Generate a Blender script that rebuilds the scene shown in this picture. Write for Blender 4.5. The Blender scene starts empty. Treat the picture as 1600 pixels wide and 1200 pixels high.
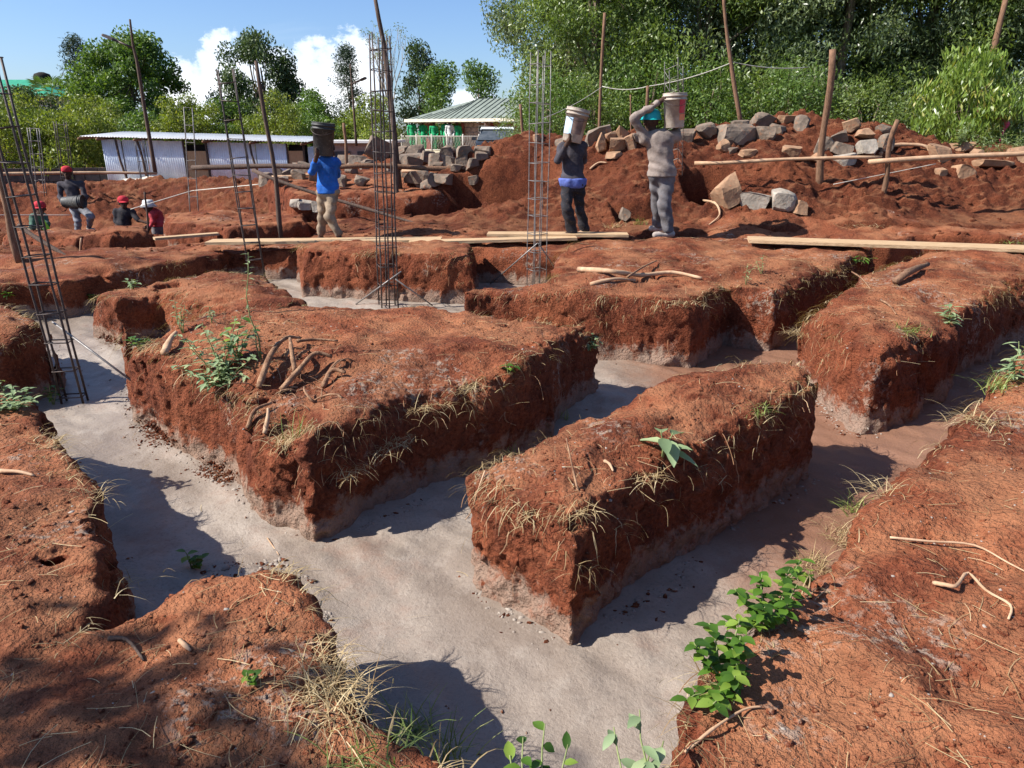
import bpy, math, random
import numpy as np
import openvdb
from mathutils import Vector, Matrix
from mathutils.bvhtree import BVHTree

scene = bpy.context.scene
col = scene.collection
R = math.radians
random.seed(7); rng = np.random.default_rng(7)

# ------------------------------------------------------------------ camera
FPX = 1120.0; PITCH = R(19.43); CZ = 1.6          # focal length in 1600-px units
cam_d = bpy.data.cameras.new('camera'); cam = bpy.data.objects.new('camera', cam_d); col.objects.link(cam)
cam.location = (0, 0, CZ); cam.rotation_euler = (R(90) - PITCH, 0, 0)
cam_d.sensor_width = 36.0; cam_d.lens = FPX / 1600 * 36.0; cam_d.clip_start = 0.05; cam_d.clip_end = 3000
scene.camera = cam

# ------------------------------------------------------------------ sun, sky, exposure
SUN_EL = R(42); SUN_AZ = R(12)                      # light travels to +x, a little away from the camera
sdir = Vector((math.cos(SUN_EL) * math.cos(SUN_AZ), math.cos(SUN_EL) * math.sin(SUN_AZ), -math.sin(SUN_EL)))
sd = bpy.data.lights.new('sun', 'SUN'); sd.energy = 5.0; sd.angle = R(0.5); sd.color = (1.0, 0.955, 0.88)
sun = bpy.data.objects.new('sun', sd); col.objects.link(sun)
sun.rotation_euler = sdir.to_track_quat('-Z', 'Y').to_euler()
scene.view_settings.view_transform = 'Standard'; scene.view_settings.look = 'None'
scene.view_settings.exposure = 0.97; scene.view_settings.gamma = 1.0; scene.view_settings.use_curve_mapping = False
world = bpy.data.worlds.new('World'); scene.world = world; world.use_nodes = True


class N:
    """tiny node-tree helper"""
    def __init__(s, tree): s.t = tree; s.n = tree.nodes; s.l = tree.links; s.n.clear()
    def __call__(s, typ, ins=None, **props):
        nd = s.n.new(typ)
        for k, v in props.items(): setattr(nd, k, v)
        for k, v in (ins or {}).items():
            sock = nd.inputs[k]
            if hasattr(v, 'is_output') or isinstance(v, bpy.types.NodeSocket): s.l.new(v, sock)
            else: sock.default_value = v
        return nd
    def math(s, op, a, b=0.0, c=None, clamp=False):
        d = {0: a, 1: b}
        if c is not None: d[2] = c
        return s('ShaderNodeMath', d, operation=op, use_clamp=clamp).outputs[0]
    def mix(s, f, a, b, mode='MIX'):
        nd = s('ShaderNodeMix', data_type='RGBA', blend_type=mode)
        for i, v in ((0, f), (6, a), (7, b)):
            if isinstance(v, bpy.types.NodeSocket): s.l.new(v, nd.inputs[i])
            else: nd.inputs[i].default_value = v if not isinstance(v, tuple) or len(v) == 4 else (*v, 1)
        return nd.outputs[2]
    def ramp(s, f, lo, hi, a=0.0, b=1.0):
        return s('ShaderNodeMapRange', {0: f, 1: lo, 2: hi, 3: a, 4: b}, interpolation_type='SMOOTHSTEP').outputs[0]
    def noise(s, vec, scale, detail=4.0, rough=0.55, dist=0.0):
        d = {'Scale': scale, 'Detail': detail, 'Roughness': rough, 'Distortion': dist}
        if vec is not None: d['Vector'] = vec
        return s('ShaderNodeTexNoise', d).outputs[0]


def build_world():
    n = N(world.node_tree)
    sky = n('ShaderNodeTexSky', sky_type='NISHITA', sun_disc=False, sun_elevation=SUN_EL, air_density=1.0, dust_density=0.8, ozone_density=3.0, altitude=200.0)
    # Nishita: rotation 0 puts the sun at +y, growing clockwise; the sun stands opposite to the light's travel
    sky.sun_rotation = math.atan2(-sdir.x, -sdir.y)
    g = n('ShaderNodeTexCoord').outputs['Generated']
    sep = n('ShaderNodeSeparateXYZ', {0: g}); z = sep.outputs[2]
    az = n.math('ARCTAN2', sep.outputs[0], sep.outputs[1]); el = n.math('ARCSINE', z)
    p = n('ShaderNodeCombineXYZ', {0: az, 1: n.math('MULTIPLY', el, 1.25), 2: 0.0}).outputs[0]
    n1 = n.noise(p, 9.0, 2.0, 0.5); n2 = n.noise(p, 34.0, 6.0, 0.62)
    blobs = None
    def blob(px, py, rx, ry):
        nonlocal blobs
        x = (px - 800) / FPX; v = -(py - 600) / FPX
        d = Vector((x, math.cos(PITCH) + v * math.sin(PITCH), -math.sin(PITCH) + v * math.cos(PITCH))).normalized()
        a0 = math.atan2(d.x, d.y); e0 = math.asin(d.z)
        da = n.math('DIVIDE', n.math('SUBTRACT', az, a0), rx); de = n.math('DIVIDE', n.math('SUBTRACT', el, e0), ry)
        r = n.math('SUBTRACT', 1.0, n.math('SQRT', n.math('ADD', n.math('MULTIPLY', da, da), n.math('MULTIPLY', de, de))))
        blobs = r if blobs is None else n.math('MAXIMUM', blobs, r)
    for b in ((290, 158, .060, .050), (368, 135, .048, .066), (455, 145, .068, .064), (548, 130, .056, .066), (500, 170, .10, .045), (740, 160, .035, .02), (400, 175, .12, .04)): blob(*b)
    band = n.math('SUBTRACT', n.ramp(n1, .5, .72), n.math('MULTIPLY', n.math('ABSOLUTE', n.math('SUBTRACT', el, .035)), 14.0))
    outside = n.ramp(n.math('ABSOLUTE', az), .75, .95)
    m = n.math('MAXIMUM', blobs, n.math('ADD', n.math('MULTIPLY', band, 1.0), n.math('SUBTRACT', outside, 1.2)))
    m = n.math('ADD', m, n.math('MULTIPLY', n.math('SUBTRACT', n2, .5), 1.5))
    cum = n.ramp(m, .02, .24)
    # thin high cirrus
    pc = n('ShaderNodeMapping', {0: g, 2: (0, R(25), R(35)), 3: (1.2, 6.0, 9.0)}).outputs[0]
    ci = n.math('MULTIPLY', n.ramp(n.noise(pc, 1.3, 5.0, .55, .4), .52, .80), .5)
    ci = n.math('MULTIPLY', ci, n.ramp(el, .02, .2))
    skyc = n.mix(1.0, sky.outputs[0], (.90, 1.03, 1.28), 'MULTIPLY')
    c = n.mix(ci, skyc, (8.5, 9.2, 10.0))
    shade = n.mix(n.ramp(m, .15, .9), (7.2, 8.3, 10.0), (11.5, 11.6, 11.8))
    c = n.mix(n.math('MULTIPLY', cum, .96), c, shade)
    bg = n('ShaderNodeBackground', {0: c, 1: 0.068})
    o = n('ShaderNodeOutputWorld', {0: bg.outputs[0]})
build_world()

# ------------------------------------------------------------------ pixel -> place
def ray(px, py):
    x = (px - 800) / FPX; v = -(py - 600) / FPX
    return Vector((x, math.cos(PITCH) + v * math.sin(PITCH), -math.sin(PITCH) + v * math.cos(PITCH)))
def at(px, py, z):                                  # where the ray meets level z
    r = ray(px, py); t = (z - CZ) / r.z; return Vector((r.x * t, r.y * t, z))
def aty(px, py, y):                                 # where the ray is y metres away
    r = ray(px, py); t = y / r.y; return Vector((r.x * t, y, CZ + r.z * t))

# ------------------------------------------------------------------ object helpers
def tag(o, label=None, cat=None, group=None, kind=None):
    for k, v in (('label', label), ('category', cat), ('group', group), ('kind', kind)):
        if v: o[k] = v
    return o
def thing(name, label, cat, loc=(0, 0, 0), group=None):
    o = bpy.data.objects.new(name, None); col.objects.link(o); o.location = loc; o.empty_display_size = .1
    return tag(o, label, cat, group)
def offset(p):
    v = Vector((0, 0, 0))
    while p is not None: v += p.location; p = p.parent
    return v
def mesh_np(name, V, F, mat=None, smooth=True, attr=None):
    """V (n,3), F (m,k) numpy or list of faces"""
    me = bpy.data.meshes.new(name)
    V = np.asarray(V, dtype=np.float32)
    if isinstance(F, np.ndarray):
        m, k = F.shape
        me.vertices.add(len(V)); me.vertices.foreach_set('co', V.ravel())
        me.loops.add(m * k); me.loops.foreach_set('vertex_index', F.astype(np.int32).ravel())
        me.polygons.add(m); me.polygons.foreach_set('loop_start', np.arange(0, m * k, k, dtype=np.int32))
        me.polygons.foreach_set('loop_total', np.full(m, k, dtype=np.int32))
        me.update(calc_edges=True); me.validate()
    else:
        me.from_pydata([tuple(v) for v in V], [], [tuple(f) for f in F]); me.update()
    if smooth: me.polygons.foreach_set('use_smooth', np.ones(len(me.polygons), dtype=bool))
    if attr is not None:                                     # per-vertex colour variation value
        a = me.attributes.new('vary', 'FLOAT', 'POINT'); a.data.foreach_set('value', np.asarray(attr, dtype=np.float32))
    if mat: me.materials.append(mat)
    return me
def link(name, me, parent=None):
    o = bpy.data.objects.new(name, me); col.objects.link(o); o.parent = parent; return o
def part(name, V, F, mat, parent=None, smooth=True, attr=None):
    """world-space vertices become a part of parent (or a top-level object at the origin)"""
    V = np.asarray(V, dtype=np.float64)
    if parent is not None: V = V - np.array(offset(parent))
    return link(name, mesh_np(name, V, F, mat, smooth, attr), parent)
def solo(name, V, F, mat, label, cat, group=None, smooth=True, attr=None):
    """a thing that is one mesh: origin at its base centre"""
    V = np.asarray(V, dtype=np.float64)
    c = np.array([(V[:, 0].min() + V[:, 0].max()) / 2, (V[:, 1].min() + V[:, 1].max()) / 2, V[:, 2].min()])
    o = link(name, mesh_np(name, V - c, F, mat, smooth, attr)); o.location = c
    return tag(o, label, cat, group)
def join(*gs):
    Vs, Fs, k = [], [], 0
    for V, F in gs:
        Vs += [tuple(v) for v in V]; Fs += [tuple(i + k for i in f) for f in F]; k += len(V)
    return Vs, Fs
def tube(pts, rad, n=6, cap=True):
    pts = [Vector(p) for p in pts]; m = len(pts)
    if not hasattr(rad, '__len__'): rad = [rad] * m
    V, F = [], []; up = None
    for i, p in enumerate(pts):
        d = (pts[min(i + 1, m - 1)] - pts[max(i - 1, 0)])
        d = d.normalized() if d.length > 1e-9 else Vector((0, 0, 1))
        if up is None: up = d.orthogonal().normalized()
        up = (up - d * up.dot(d)); up = up.normalized() if up.length > 1e-6 else d.orthogonal().normalized()
        s = d.cross(up)
        for k in range(n):
            a = 2 * math.pi * k / n
            V.append(p + (up * math.cos(a) + s * math.sin(a)) * rad[i])
    for i in range(m - 1):
        for k in range(n):
            k2 = (k + 1) % n
            F.append((i * n + k, i * n + k2, (i + 1) * n + k2, (i + 1) * n + k))
    if cap: F.append(tuple(range(n))[::-1]); F.append(tuple((m - 1) * n + k for k in range(n)))
    return V, F
def box(c, s, rz=0.0, bevel=0.0):
    c = Vector(c); M = Matrix.Rotation(rz, 3, 'Z'); V = []
    for z in (-1, 1):
        for x, y in ((-1, -1), (1, -1), (1, 1), (-1, 1)):
            V.append(c + M @ Vector((x * s[0] / 2, y * s[1] / 2, z * s[2] / 2)))
    return V, [(3, 2, 1, 0), (4, 5, 6, 7), (0, 1, 5, 4), (1, 2, 6, 5), (2, 3, 7, 6), (3, 0, 4, 7)]
def wobble(a, b, n, amp, seed=None):
    """points from a to b with natural crookedness"""
    r = random.Random(seed); a, b = Vector(a), Vector(b); d = (b - a)
    u = d.orthogonal().normalized(); w = d.normalized().cross(u); ph = [r.uniform(0, 6.28) for _ in range(6)]
    out = []
    for i in range(n):
        t = i / (n - 1); e = math.sin(math.pi * t) ** .5 if 0 < t < 1 else 0
        o = sum(math.sin(ph[j] + t * (2 + 3 * j)) / (1 + j) for j in range(3)); q = sum(math.sin(ph[3 + j] + t * (2 + 3 * j)) / (1 + j) for j in range(3))
        out.append(a + d * t + (u * o + w * q) * amp * e)
    return out

# ------------------------------------------------------------------ noise in numpy
_P = np.random.default_rng(3).permutation(256).astype(np.int32); _RV = np.random.default_rng(4).random(256).astype(np.float32) * 2 - 1
def vnoise(x, y, z):
    xi = np.floor(x).astype(np.int32); yi = np.floor(y).astype(np.int32); zi = np.floor(z).astype(np.int32)
    fx = (x - xi).astype(np.float32); fy = (y - yi).astype(np.float32); fz = (z - zi).astype(np.float32)
    fx = fx * fx * (3 - 2 * fx); fy = fy * fy * (3 - 2 * fy); fz = fz * fz * (3 - 2 * fz)
    def h(a, b, c): return _RV[_P[(_P[(_P[a & 255] + b) & 255] + c) & 255]]
    r = 0
    for dx, wx in ((0, 1 - fx), (1, fx)):
        for dy, wy in ((0, 1 - fy), (1, fy)):
            w = wx * wy; px = xi + dx; py = yi + dy
            r = r + w * ((1 - fz) * h(px, py, zi) + fz * h(px, py, zi + 1))
    return r
def fbm(x, y, z, f, octs=3, gain=.5, s=0.0):
    r = 0; a = 1.0
    for _ in range(octs):
        r = r + a * vnoise(x * f + s, y * f + s * 1.7, z * f + s * .3); f *= 2.03; a *= gain; s += 11.3
    return r
def sstep(t): t = np.clip(t, 0, 1); return t * t * (3 - 2 * t)
def smax(a, b, k):
    h = np.maximum(k - np.abs(a - b), 0) / k; return np.maximum(a, b) + h * h * k * .25
def smin(a, b, k): return -smax(-a, -b, k)

def poly_sd(X, Y, P):
    """signed distance (negative inside) to polygon P"""
    d = np.full(X.shape, 1e9); ins = np.zeros(X.shape, bool); n = len(P)
    for i in range(n):
        ax, ay = P[i]; bx, by = P[(i + 1) % n]; ex, ey = bx - ax, by - ay
        wx, wy = X - ax, Y - ay
        t = np.clip((wx * ex + wy * ey) / (ex * ex + ey * ey + 1e-12), 0, 1)
        d = np.minimum(d, (wx - ex * t) ** 2 + (wy - ey * t) ** 2)
        c = ((ay > Y) != (by > Y))
        with np.errstate(divide='ignore', invalid='ignore'):
            xs = ex * (Y - ay) / (by - ay if by != ay else 1e-12) + ax
        ins ^= c & (X < xs)
    d = np.sqrt(d); return np.where(ins, -d, d)

def vdb_mesh(S, org, vox):
    g = openvdb.FloatGrid(float(vox * 8)); g.copyFromArray(np.ascontiguousarray(S, dtype=np.float32))
    pts, quads = g.convertToQuads(isovalue=0.0)
    return pts * vox + np.array(org), quads[:, ::-1].astype(np.int32)

# ------------------------------------------------------------------ materials
def new_mat(name):
    m = bpy.data.materials.new(name); m.use_nodes = True; return m, N(m.node_tree)
def finish(n, bsdf): n('ShaderNodeOutputMaterial', {0: bsdf.outputs[0]})
def bump(n, h, dist, strength=1.0, normal=None):
    d = {'Height': h, 'Distance': dist, 'Strength': strength}
    if normal is not None: d['Normal'] = normal
    return n('ShaderNodeBump', d).outputs[0]

def soil_material(name, splash=True, far=False):
    m, n = new_mat(name)
    pos = n('ShaderNodeNewGeometry').outputs['Position']; nor = n('ShaderNodeNewGeometry').outputs['Normal']
    a = n.noise(pos, 1.3, 5, .6); b = n.noise(pos, 7.0, 5, .65); c = n.noise(pos, 45.0, 4, .7); d = n.noise(pos, 160.0, 2, .6)
    base = n.mix(n.ramp(b, .3, .7), (.088, .023, .0115), (.185, .050, .0225))
    base = n.mix(n.math('MULTIPLY', n.ramp(a, .42, .68), .75), base, (.27, .084, .037))
    base = n.mix(n.math('MULTIPLY', n.ramp(c, .5, .75), .45), base, (.33, .135, .070))
    base = n.mix(n.math('MULTIPLY', n.ramp(c, .52, .28), .75), base, (.040, .0115, .0065))
    sep = n('ShaderNodeSeparateXYZ', {0: nor}); up = sep.outputs[2]
    # trodden, dried-out top soil is dustier and paler
    dust = n.math('MULTIPLY', n.ramp(up, .75, .97), n.ramp(n.noise(pos, 2.1, 4, .6), .38, .62))
    base = n.mix(n.math('MULTIPLY', dust, .52), base, (.40, .18, .088))
    if splash:                                              # cement grout smeared up the trench walls and spilt on the edges
        pz = n('ShaderNodeSeparateXYZ', {0: pos}).outputs[2]
        low = n.math('SUBTRACT', n.ramp(pz, -.30, .06, .80, .0), n.math('MULTIPLY', n.ramp(up, .5, .9), .3))
        g = n.ramp(n.math('ADD', low, n.math('MULTIPLY', n.math('SUBTRACT', n.noise(pos, 9.0, 6, .7), .5), 1.5)), .42, .72)
        spot = n.math('MULTIPLY', n.ramp(n.noise(pos, 1.7, 2, .5), .58, .68), n.ramp(n.noise(pos, 26.0, 4, .7), .50, .62))
        g = n.math('MAXIMUM', n.math('MULTIPLY', g, .62), n.math('MULTIPLY', spot, .75))
        base = n.mix(g, base, (.32, .25, .195))
    h1 = n.math('ADD', n.math('MULTIPLY', b, .5), n.math('ADD', n.math('MULTIPLY', c, .35), n.math('MULTIPLY', d, .15)))
    nm = bump(n, h1, .055 if not far else .16, 1.0)
    vor = n('ShaderNodeTexVoronoi', {'Vector': pos, 'Scale': 55.0, 'Randomness': 1.0}).outputs[0]
    nm = bump(n, n.math('SUBTRACT', 1.0, vor), .012, .55, nm)
    s = n('ShaderNodeBsdfPrincipled', {'Base Color': base, 'Roughness': .95, 'Specular IOR Level': .15, 'Normal': nm}); finish(n, s)
    return m

def concrete_material():
    m, n = new_mat('wet_concrete')
    pos = n('ShaderNodeNewGeometry').outputs['Position']
    a = n.noise(pos, 1.1, 5, .6); b = n.noise(pos, 6.0, 6, .65); c = n.noise(pos, 60.0, 4, .7)
    base = n.mix(n.ramp(a, .35, .7), (.22, .175, .14), (.33, .28, .235))
    base = n.mix(n.math('MULTIPLY', n.ramp(b, .5, .75), .5), base, (.39, .34, .29))
    base = n.mix(n.math('MULTIPLY', n.ramp(c, .52, .28), .55), base, (.14, .11, .088))
    wet = n.ramp(n.noise(pos, .9, 4, .6, .6), .50, .66)
    base = n.mix(n.math('MULTIPLY', wet, .40), base, (.17, .135, .11))
    red = n.math('MULTIPLY', n.ramp(n.noise(pos, 2.2, 5, .65), .52, .75), .55)
    px = n('ShaderNodeSeparateXYZ', {0: pos})
    # the bay on the right was trodden over with earth
    east = n.ramp(n.math('ADD', px.outputs[0], n.math('MULTIPLY', b, .8)), 1.0, 1.8, 0, .9)
    base = n.mix(n.math('MAXIMUM', red, east), base, (.185, .085, .048))
    st = n('ShaderNodeMapping', {0: pos, 2: (0, 0, R(45)), 3: (1.5, 7.0, 1.0)}).outputs[0]
    h = n.math('ADD', n.math('MULTIPLY', b, .5), n.math('ADD', n.math('MULTIPLY', c, .22), n.math('MULTIPLY', n.noise(st, 1.0, 3, .5), .12)))
    nm = bump(n, h, .026, .8)
    nm = bump(n, n.noise(pos, 190.0, 2, .6), .003, .4, nm)
    s = n('ShaderNodeBsdfPrincipled', {'Base Color': base, 'Roughness': n.ramp(a, .3, .7, .32, .62), 'Specular IOR Level': .35, 'Normal': nm}); finish(n, s)
    return m

def rough_mat(name, c1, c2, scale=8.0, rough=.85, bump_d=.01, metal=0.0, spec=.3, c3=None, stretch=None, vary=None):
    m, n = new_mat(name)
    tc = n('ShaderNodeTexCoord').outputs['Object']
    if stretch: tc = n('ShaderNodeMapping', {0: tc, 3: stretch}).outputs[0]
    a = n.noise(tc, scale, 6, .65); b = n.noise(tc, scale * 6, 3, .6)
    base = n.mix(n.ramp(a, .3, .7), c1, c2)
    if c3: base = n.mix(n.math('MULTIPLY', n.ramp(b, .55, .75), .8), base, c3)
    if vary:
        rnd = n('ShaderNodeObjectInfo').outputs['Random']
        base = n.mix(rnd, base, n.mix(1.0, base, vary, 'MULTIPLY'))
    nm = bump(n, n.math('ADD', n.math('MULTIPLY', a, .6), n.math('MULTIPLY', b, .4)), bump_d, .8)
    s = n('ShaderNodeBsdfPrincipled', {'Base Color': base, 'Roughness': rough, 'Metallic': metal, 'Specular IOR Level': spec, 'Normal': nm}); finish(n, s)
    return m

def leaf_mat(name, c1, c2, c3, rough=.45, trans=.35, spec=.4):
    m, n = new_mat(name)
    v = n('ShaderNodeAttribute', attribute_name='vary').outputs['Fac']
    base = n.mix(n.ramp(v, 0, .55), c1, c2); base = n.mix(n.ramp(v, .6, 1.0), base, c3)
    s = n('ShaderNodeBsdfPrincipled', {'Base Color': base, 'Roughness': rough, 'Specular IOR Level': spec})
    t = n('ShaderNodeBsdfTranslucent', {0: n.mix(1.0, base, (1.25, 1.3, .55), 'MULTIPLY')})
    mx = n('ShaderNodeMixShader', {0: trans, 1: s.outputs[0], 2: t.outputs[0]})
    n('ShaderNodeOutputMaterial', {0: mx.outputs[0]})
    return m

M = {}
M['soil'] = soil_material('red_soil'); M['soil_far'] = soil_material('red_soil_heap', splash=False, far=True)
M['concrete'] = concrete_material()
M['clod'] = rough_mat('soil_clod', (.11, .027, .012), (.25, .068, .029), 3.0, .95, .01, spec=.15, c3=(.33, .13, .07))
M['grit'] = rough_mat('pale_grit', (.22, .18, .15), (.32, .275, .235), 6.0, .9, .005)
M['stone'] = rough_mat('quarry_stone', (.115, .088, .068), (.27, .21, .16), 3.0, .9, .04, c3=(.36, .16, .08), vary=(.75, .72, .70))
M['stone_brown'] = rough_mat('brown_stone', (.21, .12, .07), (.36, .22, .13), 4.0, .9, .03, c3=(.33, .12, .06))
M['stone_grey'] = rough_mat('grey_stone', (.22, .19, .155), (.38, .33, .275), 5.0, .85, .03, c3=(.40, .25, .16))
M['steel'] = rough_mat('rusty_rebar', (.035, .028, .027), (.085, .062, .055), 25.0, .6, .002, metal=.35, spec=.5, c3=(.16, .08, .045))
M['steel_pale'] = rough_mat('bare_rebar', (.14, .13, .125), (.26, .24, .225), 25.0, .5, .002, metal=.4, spec=.5, c3=(.19, .10, .06))
M['bark'] = rough_mat('pole_bark', (.10, .055, .032), (.23, .125, .075), 9.0, .9, .01, c3=(.32, .20, .13), stretch=(6, 6, .8))
M['bark_dark'] = rough_mat('dark_pole_bark', (.045, .032, .026), (.12, .075, .055), 9.0, .9, .01, c3=(.2, .14, .10), stretch=(6, 6, .8))
M['pale_wood'] = rough_mat('peeled_wood', (.34, .205, .12), (.50, .33, .205), 6.0, .8, .006, c3=(.33, .17, .09))
M['plank'] = rough_mat('sawn_plank', (.34, .215, .115), (.54, .38, .225), 4.0, .8, .006, c3=(.24, .12, .06), stretch=(1, 14, 14))
M['root'] = rough_mat('dug_root', (.13, .06, .032), (.34, .20, .115), 16.0, .9, .012, c3=(.12, .04, .02))
M['straw'] = leaf_mat('dry_straw', (.24, .155, .075), (.42, .31, .165), (.56, .45, .27), .7, .2, .2)
M['rootlet'] = leaf_mat('thin_roots', (.20, .09, .045), (.36, .20, .11), (.50, .34, .20), .8, .1, .2)
M['grass'] = leaf_mat('grass_blades', (.10, .16, .035), (.22, .28, .07), (.45, .42, .17), .5, .35)
M['leaf_bright'] = leaf_mat('bright_leaves', (.035, .085, .012), (.085, .175, .022), (.22, .32, .05), .4, .4)
M['leaf_sage'] = leaf_mat('sage_leaves', (.14, .20, .10), (.25, .33, .17), (.36, .42, .22), .55, .3)
M['wire'] = rough_mat('pale_rope', (.45, .42, .36), (.62, .58, .5), 20.0, .8, .001)

# ------------------------------------------------------------------ terrain
FLOOR = -0.30
def f(px, py): v = at(px, py, FLOOR); return (v.x, v.y)
def t(px, py, z): v = at(px, py, z); return (v.x, v.y)

def seg_cone(X, Y, pts, slope):
    """spoil ridge along a crest polyline: height falls with distance from it"""
    H = np.full(X.shape, -9.0)
    for (ax, ay, az), (bx, by, bz) in zip(pts[:-1], pts[1:]):
        ex, ey = bx - ax, by - ay; q = np.clip(((X - ax) * ex + (Y - ay) * ey) / (ex * ex + ey * ey), 0, 1)
        d = np.hypot(X - ax - ex * q, Y - ay - ey * q)
        H = np.maximum(H, az + .08 + (bz - az) * q - slope * np.sqrt(d * d + .12) + slope * .35)
    return H
def crest(*l): return [tuple(aty(px, py, y)) for px, py, y in l]
RIDGES = [
    (crest((1075, 232, 13.6), (1150, 205, 13.8), (1270, 186, 14.2), (1380, 203, 14.2), (1445, 232, 13.8), (1520, 256, 13.2), (1640, 252, 13.2), (1900, 262, 13)), .46),
    (crest((690, 262, 15.5), (760, 236, 15.0), (840, 222, 14.2), (930, 220, 13.8), (1010, 218, 13.5), (1080, 222, 13.4)), .55),
    (crest((500, 262, 20), (560, 252, 19), (640, 250, 18), (720, 250, 17)), .42),
    (crest((-200, 300, 20), (60, 294, 20), (200, 287, 20), (320, 286, 19.5), (420, 290, 18.5), (500, 285, 17.5)), .62),
]
PITS = [(-8.6, -4.5, 10.75, 12.4, -.42), (-11.2, -7.0, 15.0, 17.0, -1.5), (-1.7, .5, 12.2, 13.2, -.1), (-4.4, -2.9, 10.8, 12.4, -.36), (1.5, 2.1, 11.0, 11.4, .05), (2.9, 3.5, 11.3, 12.0, .1)]
def hmap(X, Y, rough=True):
    X = np.asarray(X, float); Y = np.asarray(Y, float)
    left = sstep((-X - .5) / 6.0); far = sstep((Y - 11.5) / 5.0)
    B = .20 - .24 * left - .62 * far * sstep((-X - 1.0) / 5.0) + .12 * sstep((X - 3) / 4) * sstep((Y - 8) / 3)
    B = B + .5 * sstep((Y - 24) / 15) * sstep((-X - 2) / 4)       # beyond the far bank the land lies level again
    B = B + 1.0 * sstep((X - 4.0) / 5.0) * sstep((Y - 12.5) / 4.0) + .15 * sstep((Y - 30) / 10)
    H = B
    wx = X + .35 * fbm(X, Y, 0 * X, .9, 2, .5, 5); wy = Y + .35 * fbm(X, Y, 0 * X, .9, 2, .5, 9)
    for pts, sl in RIDGES: H = smax(H, seg_cone(wx, wy, pts, sl), .25)
    for (xa, xb, ya, yb, zp) in PITS:                             # square-cut pits in the farther ground
        dd = np.maximum(np.maximum(xa - wx, wx - xb), np.maximum(ya - wy, wy - yb)); H = H + (np.minimum(zp, H) - H) * sstep(-dd / .12 + .5)
    if rough:
        H = H + .07 * fbm(X, Y, 0 * X, .8, 3, .5, 2) + .035 * fbm(X, Y, 0 * X, 4.0, 3, .6, 7)
        cl = fbm(X, Y, 0 * X, 9.0, 2, .5, 21); hp = sstep((H - B - .03) / .25); H = H + hp * (.10 * np.maximum(cl - .05, 0) - .05 * np.abs(fbm(X, Y, 0 * X, 3.1, 3, .55, 44)))
    return H

TERR_V, TERR_F, _k = [], [], 0; RIM = []
def collect(V, F):
    global _k
    TERR_V.append(V); TERR_F.append(F + _k); _k += len(V)

def block(name, P, top, vox, zb=-.42, seed=0.0, rnd=.06, amp=.8, dome=.0, warp=.08, batter=.03, mat='soil', dents=()):
    """one mass of earth left standing between the trenches: vertical crumbling sides, rounded lip"""
    P = [tuple(p[:2]) for p in P]; RIM.append((P, vox)); xs = [p[0] for p in P]; ys = [p[1] for p in P]
    mg = .22; x0, x1, y0, y1 = min(xs) - mg, max(xs) + mg, min(ys) - mg, max(ys) + mg
    X2, Y2 = np.meshgrid(np.arange(x0, x1, vox), np.arange(y0, y1, vox), indexing='ij')
    Z0 = 0 * X2
    wx = X2 + warp * fbm(X2, Y2, Z0, 1.6, 2, .5, seed + 1); wy = Y2 + warp * fbm(X2, Y2, Z0, 1.6, 2, .5, seed + 4)
    d2 = poly_sd(wx, wy, P)
    T2 = top(X2, Y2) if callable(top) else np.full(X2.shape, float(top))
    T2 = T2 + dome * sstep(-d2 / .55) + amp * (.062 * fbm(X2, Y2, Z0, 1.5, 2, .5, seed + 2) + .030 * fbm(X2, Y2, Z0, 6.0, 2, .5, seed + 3))
    for (dx, dy, dr, dz) in dents: T2 = T2 + dz * np.exp(-((X2 - dx) ** 2 + (Y2 - dy) ** 2) / (dr * dr))
    z = np.arange(zb, float(T2.max()) + .12, vox)
    S = np.empty((*X2.shape, len(z)), np.float32)
    for k, zz in enumerate(z):
        hh = np.clip((zz - zb) / (T2 - zb + 1e-6), 0, 1)
        S[:, :, k] = smax(d2 + batter * (hh - .45), zz - T2, rnd)
    mask = np.abs(S) < .11
    ix, iy, iz = np.nonzero(mask)
    x = x0 + ix * vox; y = y0 + iy * vox; zc = zb + iz * vox
    wt = 1 - .62 * sstep((zc - T2[ix, iy] + .07) / .07)
    wall = 1 - sstep((zc - T2[ix, iy] + .07) / .07)              # spade and pick marks run down the cut faces
    nz = .045 * amp * fbm(x, y, zc * .7, 3.2, 2, .5, seed) + .024 * amp * fbm(x, y, zc, 11.0, 2, .55, seed + 8) + .030 * amp * wall * np.abs(fbm(x, y, zc * .22, 9.0, 2, .5, seed + 30))
    if vox < .03:
        c = fbm(x, y, zc, 30.0, 2, .55, seed + 15); nz = nz - .018 * amp * np.maximum(c, -.25)
    nz = nz * wt
    S[mask] += nz.astype(np.float32)
    S[0] = S[-1] = .2; S[:, 0] = S[:, -1] = .2; S[:, :, 0] = np.maximum(S[:, :, 0], .01); S[:, :, -1] = .2
    V, F = vdb_mesh(np.clip(S, -.15, .15), (x0, y0, zb), vox)
    collect(V, F)
    o = link(name, mesh_np(name, V, F, M[mat])); tag(o, kind='structure'); return o

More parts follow.
